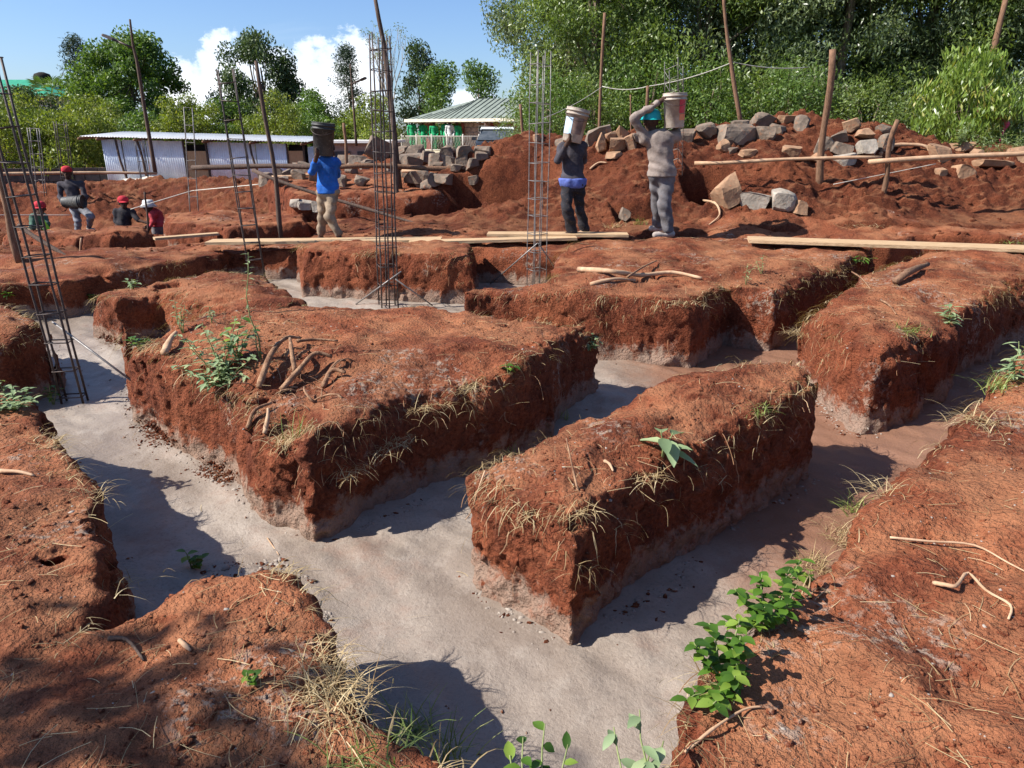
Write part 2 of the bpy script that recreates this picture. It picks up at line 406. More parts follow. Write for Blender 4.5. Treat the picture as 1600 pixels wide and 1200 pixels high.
gz = lambda X, Y: hmap(X, Y, False) - .01
ZT = .29                                                # level of the undug ground round the trenches
def T(px, py, z=ZT): return t(px, py, z)
BL = {}
BL['A'] = block('earth_block', [f(745, 915), f(885, 1008), f(1100, 860), f(1262, 740), (1.66, 4.08), T(1165, 552, .36), T(1010, 602, .25), (.16, 3.22), f(736, 885)], lambda X, Y: .235 + .07 * sstep(((X + Y) / 1.414 - 1.9) / 2.0), .0115, seed=1, dome=.10, warp=.05, rnd=.12)
BL['B'] = block('earth_block', [f(525, 842), f(650, 780), f(775, 735), f(945, 615), T(880, 500), T(860, 497), T(700, 476), T(600, 470), T(470, 472), T(330, 488), T(215, 528), f(200, 590), f(208, 640), f(385, 762)], .265, .0145, seed=2, dome=.06, rnd=.13, warp=.10,
    dents=((*T(480, 590), .20, -.10), (*T(440, 640), .16, -.13), (*T(560, 560), .25, .05)))
BL['C'] = block('earth_block', [f(1240, 590), f(1330, 676), f(1372, 672), T(1440, 522), T(1600, 440), (6.6, 7.9), (6.2, 9.2), T(1405, 402), T(1320, 440), T(1242, 492)], .27, .019, seed=3, dome=.06, rnd=.14)
BL['D'] = block('earth_block', [(-.68, 6.35), T(700, 452), T(760, 436), T(856, 440), T(868, 395), T(905, 372), T(1365, 372), T(1352, 400), f(1208, 550), f(1141, 538), f(1070, 576), (.75, 5.98), (.25, 6.12), (-.25, 6.28)],
    lambda X, Y: .28 + 0 * X, .022, seed=4, dome=.04, rnd=.12, warp=.12)
BL['H'] = block('earth_block', [f(478, 466), f(560, 470), f(642, 470), T(748, 404, .25), T(745, 376, .25), T(465, 376, .25)], .235, .022, seed=5, dome=.04, rnd=.11, warp=.10)
BL['G'] = block('earth_block', [f(140, 528), f(196, 545), f(268, 532), T(380, 498, .14), T(495, 466, .14), T(420, 424, .2), T(330, 418, .2), T(200, 440, .18)], .13, .020, seed=6, dome=.07, rnd=.11)
BL['I'] = block('earth_block', [f(-160, 520), f(120, 494), f(320, 448), f(470, 412), T(470, 380, .08), T(250, 385, .05), T(0, 405, .05), T(-200, 425, .05)], .07, .03, seed=7, dome=.05, rnd=.10)
BL['M'] = block('earth_block', [T(-140, 460, .2), T(10, 468, .25), T(78, 505, .25), f(100, 592), f(62, 636), f(-140, 668)], .21, .017, seed=8, dome=.05, rnd=.11)
BL['K'] = block('earth_bank', [T(-80, 596, .22), T(40, 612, .22), T(82, 655, .22), T(108, 715, .22), T(165, 768, .22), T(196, 845, .22), T(208, 905, .22), T(196, 942, .22), T(255, 918, .22), T(320, 884, .22), T(445, 870, .22), T(515, 922, .22), T(535, 1000, .22), T(605, 1075, .22), T(750, 1200, .22), (-.06, 1.0), (-.05, -.4), (-4.4, -.4), (-5.2, 3.2)],
    .20, .0140, seed=9, dome=.03, rnd=.08, warp=.05)
BL['R'] = block('earth_bank', [(.14, -.4), (.16, 1.0), T(1030, 1215, .24), T(1080, 1050, .24), T(1165, 950, .25), T(1243, 880, .26), T(1318, 795, .26), T(1430, 708, .26), T(1528, 604, .26), T(1640, 520, .28), (5.4, 6.0), (5.4, -.4)],
    lambda X, Y: .22 + .05 * sstep((X - .8) / 1.5), .0140, seed=10, dome=.03, rnd=.09, warp=.05)
BL['N'] = block('earth_bank', [(-.4, -.4), (.5, -.4), (.42, 1.08), (-.3, 1.08)], .18, .02, seed=11, dome=.02)
BL['S'] = block('earth_bank', [(-11, 9.75), (-7.5, 9.3), (-4.2, 9.75), (-.6, 9.5), (.2, 9.2), (.75, 9.2), (1.0, 9.7), (5.0, 9.7), (5.6, 9.9), (9, 9.5), (9, 10.9), (-11, 10.9)], gz, .035, seed=12, rnd=.10)
BL['P'] = block('earth_bank', [(-1.85, 12.7), (-.2, 14.1), (.35, 15.6), (-1.5, 16.8), (-5, 15.2), (-3.9, 12.9)], lambda X, Y: .55 + .10 * (Y - 13), .035, zb=-.5, seed=13, rnd=.2)
BL['Q'] = block('earth_bank', [(-4.45, 11.3), (-3.35, 12.2), (-4, 14), (-6.5, 13.6), (-5.6, 11.9)], .18, .035, zb=-.7, seed=14, rnd=.16)
BL['J'] = block('earth_bank', [(-6.45, 10.9), (-5.95, 10.85), (-5.6, 11.3), (-6.0, 12.0), (-6.6, 11.8)], .14, .03, zb=-.6, seed=15, rnd=.2)
BL['J2'] = block('earth_bank', [(-7.2, 11.0), (-6.6, 10.9), (-6.3, 11.5), (-7.0, 12.4), (-8.6, 12.2), (-8.0, 11.3)], .05, .03, zb=-.6, seed=16, rnd=.2)

def trench_floor():
    xs = np.arange(-7.5, 8.5, .026); ys = np.arange(.8, 10.6, .026)
    X, Y = np.meshgrid(xs, ys, indexing='ij'); Z0 = 0 * X
    u = (X + Y) / 1.414; v = (Y - X) / 1.414
    H = FLOOR + .020 * fbm(X, Y, Z0, 1.1, 2, .5, 3) + .008 * fbm(X, Y, Z0, 5, 3, .55, 8)
    H = H + .011 * fbm(u * 4, v * .8, Z0, 3.0, 2, .5, 17)                     # float and boot drags
    H = H + .010 * np.maximum(fbm(X, Y, Z0, 14, 2, .5, 5) - .25, 0)
    r = np.random.default_rng(12)
    for _ in range(70):                                                        # footprints and small pits
        px, py = r.uniform(-4, 4), r.uniform(1.8, 8); a = r.uniform(0, 3.14); s = r.uniform(.05, .12)
        m = (np.abs(X - px) < .5) & (np.abs(Y - py) < .5)
        dx = (X[m] - px) * math.cos(a) + (Y[m] - py) * math.sin(a); dy = -(X[m] - px) * math.sin(a) + (Y[m] - py) * math.cos(a)
        H[m] -= .012 * np.exp(-((dx / (s * 1.6)) ** 2 + (dy / (s * .7)) ** 2))
    V = np.stack([X.ravel(), Y.ravel(), H.ravel()], 1); nx, ny = X.shape
    i = np.arange(nx * ny).reshape(nx, ny)
    F = np.stack([i[:-1, :-1].ravel(), i[1:, :-1].ravel(), i[1:, 1:].ravel(), i[:-1, 1:].ravel()], 1)
    collect(V, F); tag(link('trench_floor', mesh_np('trench_floor', V, F, M['concrete'])), kind='structure')
trench_floor()

def site_ground():
    ys = np.concatenate([np.linspace(10.0, 16, 230), np.geomspace(16.05, 26, 150), np.geomspace(26.3, 70, 60)])
    tx = np.linspace(-1.25, 1.15, 760)
    Y, TX = np.meshgrid(ys, tx, indexing='ij'); X = Y * TX
    H = hmap(X, Y)
    H = H - .9 * sstep((10.35 - Y) / .4)
    V = np.stack([X.ravel(), Y.ravel(), H.ravel()], 1); nx, ny = X.shape
    i = np.arange(nx * ny).reshape(nx, ny)
    F = np.stack([i[:-1, :-1].ravel(), i[:-1, 1:].ravel(), i[1:, 1:].ravel(), i[1:, :-1].ravel()], 1)
    collect(V, F); tag(link('ground', mesh_np('ground', V, F, M['soil_far'])), kind='structure')
    xs = np.linspace(-700, 700, 60); yy = np.linspace(-60, 1200, 60)
    X, Y = np.meshgrid(xs, yy, indexing='ij'); Z = -1.6 + 0 * X + .0 * Y
    V = np.stack([X.ravel(), Y.ravel(), Z.ravel()], 1); i = np.arange(3600).reshape(60, 60)
    F = np.stack([i[:-1, :-1].ravel(), i[1:, :-1].ravel(), i[1:, 1:].ravel(), i[:-1, 1:].ravel()], 1)
    tag(link('terrain', mesh_np('terrain', V, F, M['field'])), kind='structure')
M['field'] = rough_mat('grassy_field', (.08, .10, .03), (.16, .15, .06), .5, .95, .05)
site_ground()

_V = np.concatenate(TERR_V); _F = np.concatenate(TERR_F)
BVH = BVHTree.FromPolygons(_V.tolist(), _F.tolist())
CAMP = Vector((0, 0, CZ))
def hit(px, py):
    """ground point under a pixel, with its normal"""
    r = ray(px, py).normalized(); p, nr, _, _ = BVH.ray_cast(CAMP, r)
    return (p, nr) if p is not None else (at(px, py, 0), Vector((0, 0, 1)))
def drop(x, y, z=5.0):
    p, nr, _, _ = BVH.ray_cast(Vector((x, y, z)), Vector((0, 0, -1)))
    return (p, nr) if p is not None else (Vector((x, y, 0)), Vector((0, 0, 1)))

# ------------------------------------------------------------------ builders: leaves, trees, plants
def leaf_quads(C, L, W, D, Nn, fold=.0):
    """rhombus leaves: centres C, length L, width W along direction D with plane normal Nn -> V,F"""
    D = D / np.linalg.norm(D, axis=1, keepdims=True); S = np.cross(D, Nn); S /= np.linalg.norm(S, axis=1, keepdims=True) + 1e-9
    L = np.asarray(L)[:, None]; W = np.asarray(W)[:, None]
    V = np.stack([C - D * L * .5, C + S * W * .5 - D * L * .05, C + D * L * .5, C - S * W * .5 - D * L * .05], 1)
    n = len(C); F = np.arange(4 * n).reshape(n, 4)
    return V.reshape(-1, 3), F
def rand_dirs(r, n):
    v = r.normal(size=(n, 3)); return v / np.linalg.norm(v, axis=1, keepdims=True)
def crown_mesh(name, clumps, n_per, leaf, mat, seed, droop=.0, shell=.5, squash=.8, wid=.35):
    """leaf-sized faces spread through clumps (x,y,z,r)"""
    r = np.random.default_rng(seed); Cs, tone = [], []
    for (x, y, z, rad) in clumps:
        n = int(n_per * (rad / .8) ** 2 * r.uniform(.7, 1.2)) + 3
        d = rand_dirs(r, n); q = rad * r.random(n) ** shell
        c = np.array([x, y, z]) + d * q[:, None] * np.array([1, 1, squash]); Cs.append(c)
        tone.append(np.clip(r.normal(r.uniform(.25, .65), .2, n), 0, 1))
    C = np.concatenate(Cs); tone = np.concatenate(tone); n = len(C)
    D = rand_dirs(r, n); D[:, 2] -= droop * 1.6
    V, F = leaf_quads(C, leaf * r.uniform(.6, 1.3, n), leaf * wid * r.uniform(.7, 1.3, n), D, rand_dirs(r, n))
    return mesh_np(name, V, F, mat, smooth=False, attr=np.repeat(tone, 4))
def trunk_geo(h, r0, limbs, seed, lean=.3):
    r = random.Random(seed); top = Vector((r.uniform(-lean, lean), r.uniform(-lean, lean), h))
    pts = wobble((0, 0, -.4), top, 8, .12 * h / 6, seed); g = [tube(pts, [r0 * (1 - .75 * i / 7) for i in range(8)], 7)]
    for (tx, ty, tz) in limbs:
        k = r.randint(2, 6); a = pts[k]; rr = r0 * (1 - .75 * k / 7) * .6
        g.append(tube(wobble(a, (tx, ty, tz), 6, .15, r.random()), [rr * (1 - .8 * i / 5) for i in range(6)], 5))
    return join(*g)
TREE_KIND = {}
def tree_kind(key, h, w, base, nclump, n_per, leaf, mat, seed, rad=(.5, .9), shape='round', droop=0.0, r0=.14, wid=.35, barkmat='bark_tree', shell=.5):
    r = random.Random(seed); cl = []
    for i in range(nclump):
        u = (i + .5) / nclump; z = base + (h - base) * u
        if shape == 'round': prof = math.sin(math.pi * min(.97, .12 + .85 * u)) ** .6
        elif shape == 'cone': prof = (1 - u) ** .8 + .08
        elif shape == 'column': prof = .75 + .25 * math.sin(9 * u + seed)
        else: prof = .35 + .65 * math.sin(math.pi * u)
        a = r.uniform(0, 6.283); q = w / 2 * prof * math.sqrt(r.uniform(.15, 1.0))
        cl.append((q * math.cos(a), q * math.sin(a), z + r.uniform(-.3, .3), r.uniform(*rad)))
    limbs = [c[:3] for c in r.sample(cl, min(len(cl), 12))]
    TREE_KIND[key] = (crown_mesh(key + '_crown', cl, n_per, leaf, M[mat], seed, droop, shell, wid=wid),
                      mesh_np(key + '_trunk', *trunk_geo(h * .8, r0, limbs, seed), M[barkmat]))
def tree(key, name, label, loc, s=1.0, rz=0.0, group=None, cat='tree', sz=None):
    e = thing(name, label, cat, loc, group); e.rotation_euler.z = rz; e.scale = (s, s, sz or s)
    for nm, me in zip(('crown', 'trunk') if cat == 'tree' else ('foliage', 'stem'), TREE_KIND[key]): link(nm, me, e)
    return e

M['bark_tree'] = rough_mat('tree_bark', (.09, .065, .045), (.22, .17, .12), 6.0, .9, .02, stretch=(4, 4, 1))
M['bark_pale'] = rough_mat('pale_bark', (.26, .22, .17), (.40, .34, .27), 6.0, .9, .02, stretch=(4, 4, 1))
M['lf_euc'] = leaf_mat('silvery_tree_leaves', (.075, .110, .048), (.145, .19, .085), (.30, .34, .19), .38, .38, .55)
M['lf_euc2'] = leaf_mat('green_tree_leaves', (.078, .125, .030), (.15, .21, .052), (.28, .33, .11), .42, .40, .5)
M['lf_dark'] = leaf_mat('dark_tree_leaves', (.040, .068, .026), (.075, .115, .040), (.13, .17, .06), .5, .25)  # tones lightened so the colour carries the haze over the far trees
M['lf_mid'] = leaf_mat('mid_green_leaves', (.055, .105, .020), (.10, .17, .032), (.17, .24, .055), .5, .35)
M['lf_shrub'] = leaf_mat('light_shrub_leaves', (.085, .125, .020), (.17, .21, .034), (.28, .28, .06), .5, .4)
M['lf_bush'] = leaf_mat('glossy_bush_leaves', (.095, .155, .026), (.19, .27, .048), (.38, .34, .09), .35, .4, .5)
M['lf_conifer'] = leaf_mat('conifer_needles', (.022, .042, .022), (.042, .07, .035), (.07, .10, .05), .6, .15)

def blade_bundle(base, n, length, spread, width, seed, lean=(0, 0, 0), curl=.6, seg=4):
    """grass blades / straw curving out of a point: V,F,vary"""
    r = np.random.default_rng(seed); V, F, A = [], [], []
    for i in range(n):
        b = np.array(base) + np.array([r.normal(0, spread * .35), r.normal(0, spread * .35), 0])
        az = r.uniform(0, 6.283); out = r.uniform(.1, 1.0) * spread / max(length, .01) * 1.6
        d = np.array([math.cos(az) * out + lean[0], math.sin(az) * out + lean[1], 1.0 + lean[2]]); d /= np.linalg.norm(d)
        L = length * r.uniform(.5, 1.2); side = np.cross(d, [0, 0, 1.0]); side = side / (np.linalg.norm(side) + 1e-6)
        k0 = len(V); tone = np.clip(r.normal(.5, .3), 0, 1); p = b.copy()
        for s in range(seg + 1):
            w = width * (1 - .85 * s / seg); V += [p + side * w / 2, p - side * w / 2]; A += [tone, tone]
            p = p + d * L / seg; d = d + np.array([math.cos(az) * .12, math.sin(az) * .12, -.28 * curl]) ; d /= np.linalg.norm(d)
        for s in range(seg): F.append((k0 + 2 * s, k0 + 2 * s + 1, k0 + 2 * s + 3, k0 + 2 * s + 2))
    return V, F, A
def grass_tuft(px, py, n, length, spread, mat, label, name='grass_tuft', width=.006, seed=1, lean=(0, 0, 0), curl=.6):
    p, _ = hit(px, py); V, F, A = blade_bundle((0, 0, -.01), n, length, spread, width, seed, lean, curl)
    o = link(name, mesh_np(name, V, F, M[mat], smooth=False, attr=A)); o.location = p; return tag(o, label, 'grass')

def leafy_plant(name, label, base, stems, leaf_len, leaf_w, mat, seed, per=9, droop=.15, cat='plant', stem_r=.004, big=False, stem_mat='stem'):
    """a plant with stems (list of end offsets) and each leaf cupped; leaves in one foliage part unless big"""
    r = np.random.default_rng(seed); e = thing(name, label, cat, base); B = np.array(base); SG = []
    LV, LF, LA = [], [], []
    for st in stems:
        end = Vector(base) + Vector(st); pts = wobble(base, end, 6, .04 * Vector(st).length, seed + len(SG)); pts[0] = pts[0] - Vector((0, 0, .02))
        SG.append(tube(pts, [stem_r * (1 - .6 * i / 5) for i in range(6)], 5))
        for j in range(per):
            q = .2 + .8 * (j + .5) / per * 1.0; k = min(4, int(q * 5)); p = np.array(pts[k].lerp(pts[k + 1], q * 5 - k)) if k < 5 else np.array(pts[5])
            az = j * 2.4 + r.uniform(-.5, .5); d = np.array([math.cos(az), math.sin(az), r.uniform(-.1, .6) - droop]); d /= np.linalg.norm(d)
            L = leaf_len * r.uniform(.6, 1.15); W = leaf_w * r.uniform(.75, 1.15); s = np.cross(d, [0, 0, 1.0]); s /= np.linalg.norm(s) + 1e-6; up = np.cross(s, d)
            prof = [(0, .0, 0), (.22, .75, .0), (.5, 1.0, -.03), (.78, .62, -.09), (1.0, 0.02, -.18)]; v = []
            for (a, b, c) in prof:
                m = p + d * L * a + up * L * c; v += [m + s * W / 2 * b + up * W * .14 * b, m, m - s * W / 2 * b + up * W * .14 * b]
            ff = []
            for i in range(4): ff += [(3 * i, 3 * i + 1, 3 * i + 4, 3 * i + 3), (3 * i + 1, 3 * i + 2, 3 * i + 5, 3 * i + 4)]
            tone = float(np.clip(r.normal(.45, .34), 0, 1))
            if big: part('leaf', v, ff, M[mat], e, attr=[tone] * 15)
            else:
                k0 = len(LV); LV += v; LF += [tuple(i + k0 for i in f_) for f_ in ff]; LA += [tone] * 15
    if not big: part('foliage', LV, LF, M[mat], e, attr=LA)
    V, F = join(*SG); part('stem', V, F, M[stem_mat], e)
    return e
M['stem'] = rough_mat('green_stem', (.13, .16, .05), (.22, .25, .10), 20, .7, .002)

# ------------------------------------------------------------------ builders: stones, poles, cages
def ico():
    import bmesh
    bm = bmesh.new(); bmesh.ops.create_icosphere(bm, subdivisions=3, radius=1.0)
    V = np.array([v.co[:] for v in bm.verts]); F = [tuple(v.index for v in f_.verts) for f_ in bm.faces]; bm.free(); return V, F
ICO_V, ICO_F = ico()
def stone_geo(seed, sx, sy, sz, planes=9, blocky=.5):
    r = np.random.default_rng(seed); V = ICO_V * 1.25
    ds = [np.array(d, float) for d in ((1, 0, 0), (-1, 0, 0), (0, 1, 0), (0, -1, 0), (0, 0, 1), (0, 0, -1))]
    ds = [d + r.normal(0, .22, 3) for d in ds] + list(rand_dirs(r, planes))
    for i, d in enumerate(ds):
        d = d / np.linalg.norm(d); c = (r.uniform(.50, .78) if i < 6 else r.uniform(.66, .95)) ; q = V @ d
        V = V - np.outer(np.maximum(q - c, 0), d)
    nz = fbm(V[:, 0] + seed, V[:, 1], V[:, 2], 2.2, 3, .5, seed * .7); V = V * (1 + .022 * nz[:, None])
    return V * np.array([sx, sy, sz]) / 2 / .70, ICO_F
def stone(px, py, w, h, label, mat='stone', group=None, depth=.8, tilt=0.0, seed=None, name='stone', sink=.12, dist=None):
    """a stone seen w x h pixels large around (px,py), resting on the ground it covers"""
    p, _ = hit(px, py + h * .30)
    if dist: p = aty(px, py + h * .3, dist)
    sc = (p - CAMP).dot(Vector((0, math.cos(PITCH), -math.sin(PITCH)))) / FPX
    sx, sz = w * sc, h * sc * 1.12
    V, F = stone_geo(seed if seed is not None else int(px * 7 + py), sx, max(sx, sz) * depth, sz)
    a = random.Random(px + py).uniform(-.5, .5); c, s = math.cos(tilt), math.sin(tilt); ca, sa = math.cos(a), math.sin(a)
    V = np.stack([V[:, 0] * c + V[:, 2] * s, V[:, 1], -V[:, 0] * s + V[:, 2] * c], 1)
    V = np.stack([V[:, 0] * ca - V[:, 1] * sa, V[:, 0] * sa + V[:, 1] * ca, V[:, 2]], 1)
    ctr = np.array(p) + np.array([0, max(sx, sz) * depth * .12, -V[:, 2].min() * (1 - sink * 2) * .72])
    o = link(name, mesh_np(name, V - [0, 0, V[:, 2].min()], F, M[mat], smooth=False)); o.location = ctr + [0, 0, V[:, 2].min()]
    return tag(o, label, 'stone', group)
def pole(name, label, a, b, r0, r1, mat='bark', seed=0, amp=.03, n=9, knots=True, cat='pole', group=None):
    pts = wobble(a, b, n, amp, seed); rr = random.Random(seed)
    rad = [(r0 + (r1 - r0) * i / (n - 1)) * (1 + (rr.uniform(-.10, .14) if knots else 0)) for i in range(n)]
    V, F = tube(pts, rad, 8); return solo(name, V, F, M[mat], label, cat, group)

RING = {}
def rebar_cage(label, base, top, w, bars, spacing, r=.007, mat='steel', ext=0.0, rz=.6, tie=.0045, depth=None, sparse_from=1.0):
    """column reinforcement: upright bars and square links, leaning from base to top"""
    e = thing('rebar_cage', label, 'rebar cage', base); a = Vector(base); b = Vector(top); L = (b - a).length; ax = (b - a).normalized()
    depth = depth or w
    u = Vector((math.cos(rz), math.sin(rz), 0)); u = (u - ax * u.dot(ax)).normalized(); v = ax.cross(u)
    cs = [(-1, -1), (1, -1), (1, 1), (-1, 1)] + ([(0, -1), (0, 1)] if bars == 6 else [])
    for i, (x, y) in enumerate(cs):
        o = a + u * x * w / 2 + v * y * depth / 2; hh = L + ext * random.Random(i + int(L * 10)).uniform(.6, 1.0)
        pts = [o + ax * (hh * k / 5) + u * .006 * math.sin(k * 2 + i) for k in range(6)]
        V, F = tube(pts, r, 5); part('bar', V, F, M[mat], e)
    z = .08; k = 0; pitch = spacing
    while z < L * sparse_from:
        q = 1 + .05 * math.sin(k * 7.3); o = a + ax * z; m = .006
        tilt = Vector((0, 0, 0)) + ax * .02 * math.sin(k * 3.1)
        P = [o + u * x * (w / 2 + m) + v * y * (depth / 2 + m) + tilt * x for x, y in ((-1, -1), (1, -1), (1, 1), (-1, 1), (-1, -1))]
        P.append(P[-1] + u * .05 + v * .02)
        V, F = tube(P, tie, 4); part('stirrup', V, F, M[mat], e); z += pitch * q; k += 1
    return e
def string(name, label, pts, r, mat='wire', sag=.0, cat='rope'):
    P = []
    for a, b in zip(pts[:-1], pts[1:]):
        a, b = Vector(a), Vector(b)
        for i in range(12):
            q = i / 12; P.append(a.lerp(b, q) - Vector((0, 0, sag * 4 * q * (1 - q))))
    P.append(Vector(pts[-1])); V, F = tube(P, r, 5); return solo(name, V, F, M[mat], label, cat)
def plank(label, a, b, width, th=.035, seed=0, roll=0.0, mat='plank', lift=.02, sag=0.0):
    """a board lying from a to b, top face up"""
    a, b = Vector(a) + Vector((0, 0, lift)), Vector(b) + Vector((0, 0, lift)); d = (b - a).normalized(); s = d.cross(Vector((0, 0, 1))).normalized()
    s = (s * math.cos(roll) + Vector((0, 0, 1)) * math.sin(roll)); u = s.cross(d); r = random.Random(seed); V, F = [], []; n = 9
    for i in range(n):
        q = i / (n - 1); c = a.lerp(b, q) - Vector((0, 0, sag * 4 * q * (1 - q))); w = width / 2 * (1 + r.uniform(-.03, .03)); j = r.uniform(-.004, .004)
        V += [c - s * w, c + s * w, c + s * w + u * th + s * j, c - s * w + u * th + s * j]
        if i: k = 4 * i; F += [(k - 4 + m, k - 4 + (m + 1) % 4, k + (m + 1) % 4, k + m) for m in range(4)]
    F += [(3, 2, 1, 0), (4 * n - 4, 4 * n - 3, 4 * n - 2, 4 * n - 1)]
    return solo('plank', V, F, M[mat], label, 'plank', smooth=False)
def lathe(prof, c, n=28, tilt=(0, 0)):
    V, F = [], []; Rm = Matrix.Rotation(tilt[0], 3, 'Y') @ Matrix.Rotation(tilt[1], 3, 'X')
    for (r, z) in prof:
        for k in range(n):
            a = 2 * math.pi * k / n; V.append(Vector(c) + Rm @ Vector((r * math.cos(a), r * math.sin(a), z)))
    for i in range(len(prof) - 1):
        for k in range(n):
            k2 = (k + 1) % n; F.append((i * n + k, i * n + k2, (i + 1) * n + k2, (i + 1) * n + k))
    F.append(tuple(range(n))[::-1]); return V, F

# ------------------------------------------------------------------ builder: people (signed-distance bodies)
def sdf_caps(caps, vox, k, extra=None, pad=.06):
    """smooth union of tapered capsules (a, b, ra, rb[, sy]) -> V,F"""
    A = np.array([[*c[0], *c[1]] for c in caps]); lo = np.minimum(A[:, :3], A[:, 3:]).min(0) - max(max(c[2], c[3]) for c in caps) - pad
    hi = np.maximum(A[:, :3], A[:, 3:]).max(0) + max(max(c[2], c[3]) for c in caps) + pad
    ax = [np.arange(lo[i], hi[i], vox) for i in range(3)]; X, Y, Z = np.meshgrid(*ax, indexing='ij'); D = None
    for c in caps:
        a = np.array(c[0], float); b = np.array(c[1], float); e = b - a; sy = c[4] if len(c) > 4 else 1.0
        wx, wy, wz = X - a[0], Y - a[1], Z - a[2]; q = np.clip((wx * e[0] + wy * e[1] + wz * e[2]) / (e @ e + 1e-9), 0, 1)
        d = np.sqrt((wx - e[0] * q) ** 2 + ((wy - e[1] * q) / sy) ** 2 + (wz - e[2] * q) ** 2) - (c[2] + (c[3] - c[2]) * q)
        D = d if D is None else smin(D, d, k)
    if extra is not None: D = extra(D, X, Y, Z)
    return vdb_mesh(np.clip(D, -.1, .1), lo, vox)
def hand_caps(w, tip_dir, side, s=1.0):
    """palm and five bent fingers from wrist w toward tip_dir; side = direction of the thumb"""
    w = Vector(w); d = Vector(tip_dir).normalized(); sd_ = Vector(side); sd_ = (sd_ - d * sd_.dot(d)).normalized(); nn = d.cross(sd_); c = []
    palm = w + d * .085 * s
    c.append((w, palm, .026 * s, .034 * s, .75))
    for i, L in enumerate((.070, .080, .075, .058)):
        b = palm + sd_ * (.030 - .020 * i) * s + d * .012 * s; m = b + (d + nn * .25) .normalized() * L * .55 * s; e = m + (d * .6 + nn * .8).normalized() * L * .45 * s
        c += [(b, m, .0105 * s, .0095 * s), (m, e, .0095 * s, .008 * s)]
    b = w + d * .03 * s + sd_ * .025 * s; m = b + (sd_ * .9 + d * .7).normalized() * .04 * s; e = m + (d + nn * .3).normalized() * .03 * s
    c += [(b, m, .013 * s, .011 * s), (m, e, .011 * s, .009 * s)]
    return [(tuple(q[0]), tuple(q[1]), *q[2:]) for q in c]
def person(label, loc, J, top, low, skin='skin', vox=.012, shoes=None, cap=None, top_cut=None, ankle=.10, sleeve=1.0, build=1.0, hands=True, extra_parts=None, top_name='shirt', face=(0, 1, 0)):
    """J: joints in metres about the feet: head, neck, sl, sr (shoulders), el, er, hl, hr (wrists), pelvis, kl, kr, al, ar, tl, tr (toes)"""
    e = thing('person', label, 'person', loc); L = np.array(loc)
    j = {k: np.array(v, float) for k, v in J.items()}; B = build
    mid = (j['sl'] + j['sr']) / 2; pel = j['pelvis']; hx = np.array([.072, 0, 0]); waist = pel + (mid - pel) * .42; hl, hr = pel - hx, pel + hx
    hd = j['head']; fc = np.array(face, float); rt = np.cross(fc, [0, 0, 1.0])
    tor = [(j['sl'], j['sr'], .068 * B, .068 * B, 1.0), (mid - [0, 0, .06], waist, .150 * B, .130 * B, .72), (waist, pel, .128 * B, .135 * B, .75), (mid, j['neck'], .085 * B, .058, .9)]
    def limb(a, b, c, r): return [(j[a], j[b], r[0] * B, r[1] * B), (j[b], j[c], r[1] * B, r[2] * B)]
    arms = limb('sl', 'el', 'hl', (.056, .045, .032)) + limb('sr', 'er', 'hr', (.056, .045, .032))
    legs = [(hl, j['kl'], .080 * B, .058 * B), (j['kl'], j['al'], .060 * B, .040), (hr, j['kr'], .080 * B, .058 * B), (j['kr'], j['ar'], .060 * B, .040), (hl, hr, .082 * B, .082 * B, 1.0)]
    feet = [(j['al'] - [0, 0, .03], j['tl'], .042, .032), (j['ar'] - [0, 0, .03], j['tr'], .042, .032)]
    head = [(j['neck'] - [0, 0, .03], hd - [0, 0, .04], .052, .058), (hd + [0, 0, .035], hd - fc * .012 + [0, 0, .03], .092, .094, 1.0), (hd + fc * .03 - [0, 0, .06], hd + fc * .035 - [0, 0, .075], .058, .05),
            (hd + fc * .092, hd + fc * .105 - [0, 0, .03], .012, .017), (hd + rt * .092, hd + rt * .095 - [0, 0, .03], .016, .013), (hd - rt * .092, hd - rt * .095 - [0, 0, .03], .016, .013)]
    hc = []
    if hands:
        for s, el in (('hl', 'el'), ('hr', 'er')):
            d = j[s] - j[el]; hc += hand_caps(j[s], d, (0, 1, .2) if abs(d[1]) < .8 * np.linalg.norm(d) else (1, 0, 0))
    allc = [(tuple(c[0]), tuple(c[1]), c[2] * (.82 if i < len(tor) + len(arms) + len(legs) else 1), c[3] * (.82 if i < len(tor) + len(arms) + len(legs) else 1), *c[4:]) for i, c in enumerate(tor + arms + legs + feet + head + hc)]
    V, F = sdf_caps(allc, vox, .025); part('body', V + L, F, M[skin], e)
    def wrinkle(D, X, Y, Z):
        m = np.abs(D) < .05; D = D.copy(); D[m] += .012 * fbm(X[m], Y[m], Z[m] * .6, 8.0, 2, .6, float(abs(loc[0]) * 3)) + .006 * np.sin(Z[m] * 46 + X[m] * 22 + 3 * vnoise(X[m] * 7, Y[m] * 7, Z[m] * 5)); return D
    def shirt(D, X, Y, Z):
        D = wrinkle(D, X, Y, Z); return np.maximum(D, (pel[2] + (top_cut if top_cut is not None else -.02)) - Z)
    sl_arms = []
    for a, b, c in (('sl', 'el', 'hl'), ('sr', 'er', 'hr')):
        end = j[b] + (j[c] - j[b]) * (.9 * sleeve) if sleeve > 0 else j[b]
        sl_arms += [(j[a], j[b], .064 * B, .052)] + ([(j[b], end, .052, .042)] if sleeve > 0 else [])
    hem = [(pel + [0, 0, .02], pel - [0, 0, .12], .158 * B, .168 * B, .78)]
    V, F = sdf_caps([(tuple(c[0]), tuple(c[1]), c[2] + .012, c[3] + .012, *c[4:]) for c in tor[:3] + hem] + [(tuple(mid), tuple(j['neck'] - [0, 0, .03]), .085, .072)] + [(tuple(c[0]), tuple(c[1]), *c[2:]) for c in sl_arms], vox, .035, shirt)
    part(top_name, V + L, F, M[top], e)
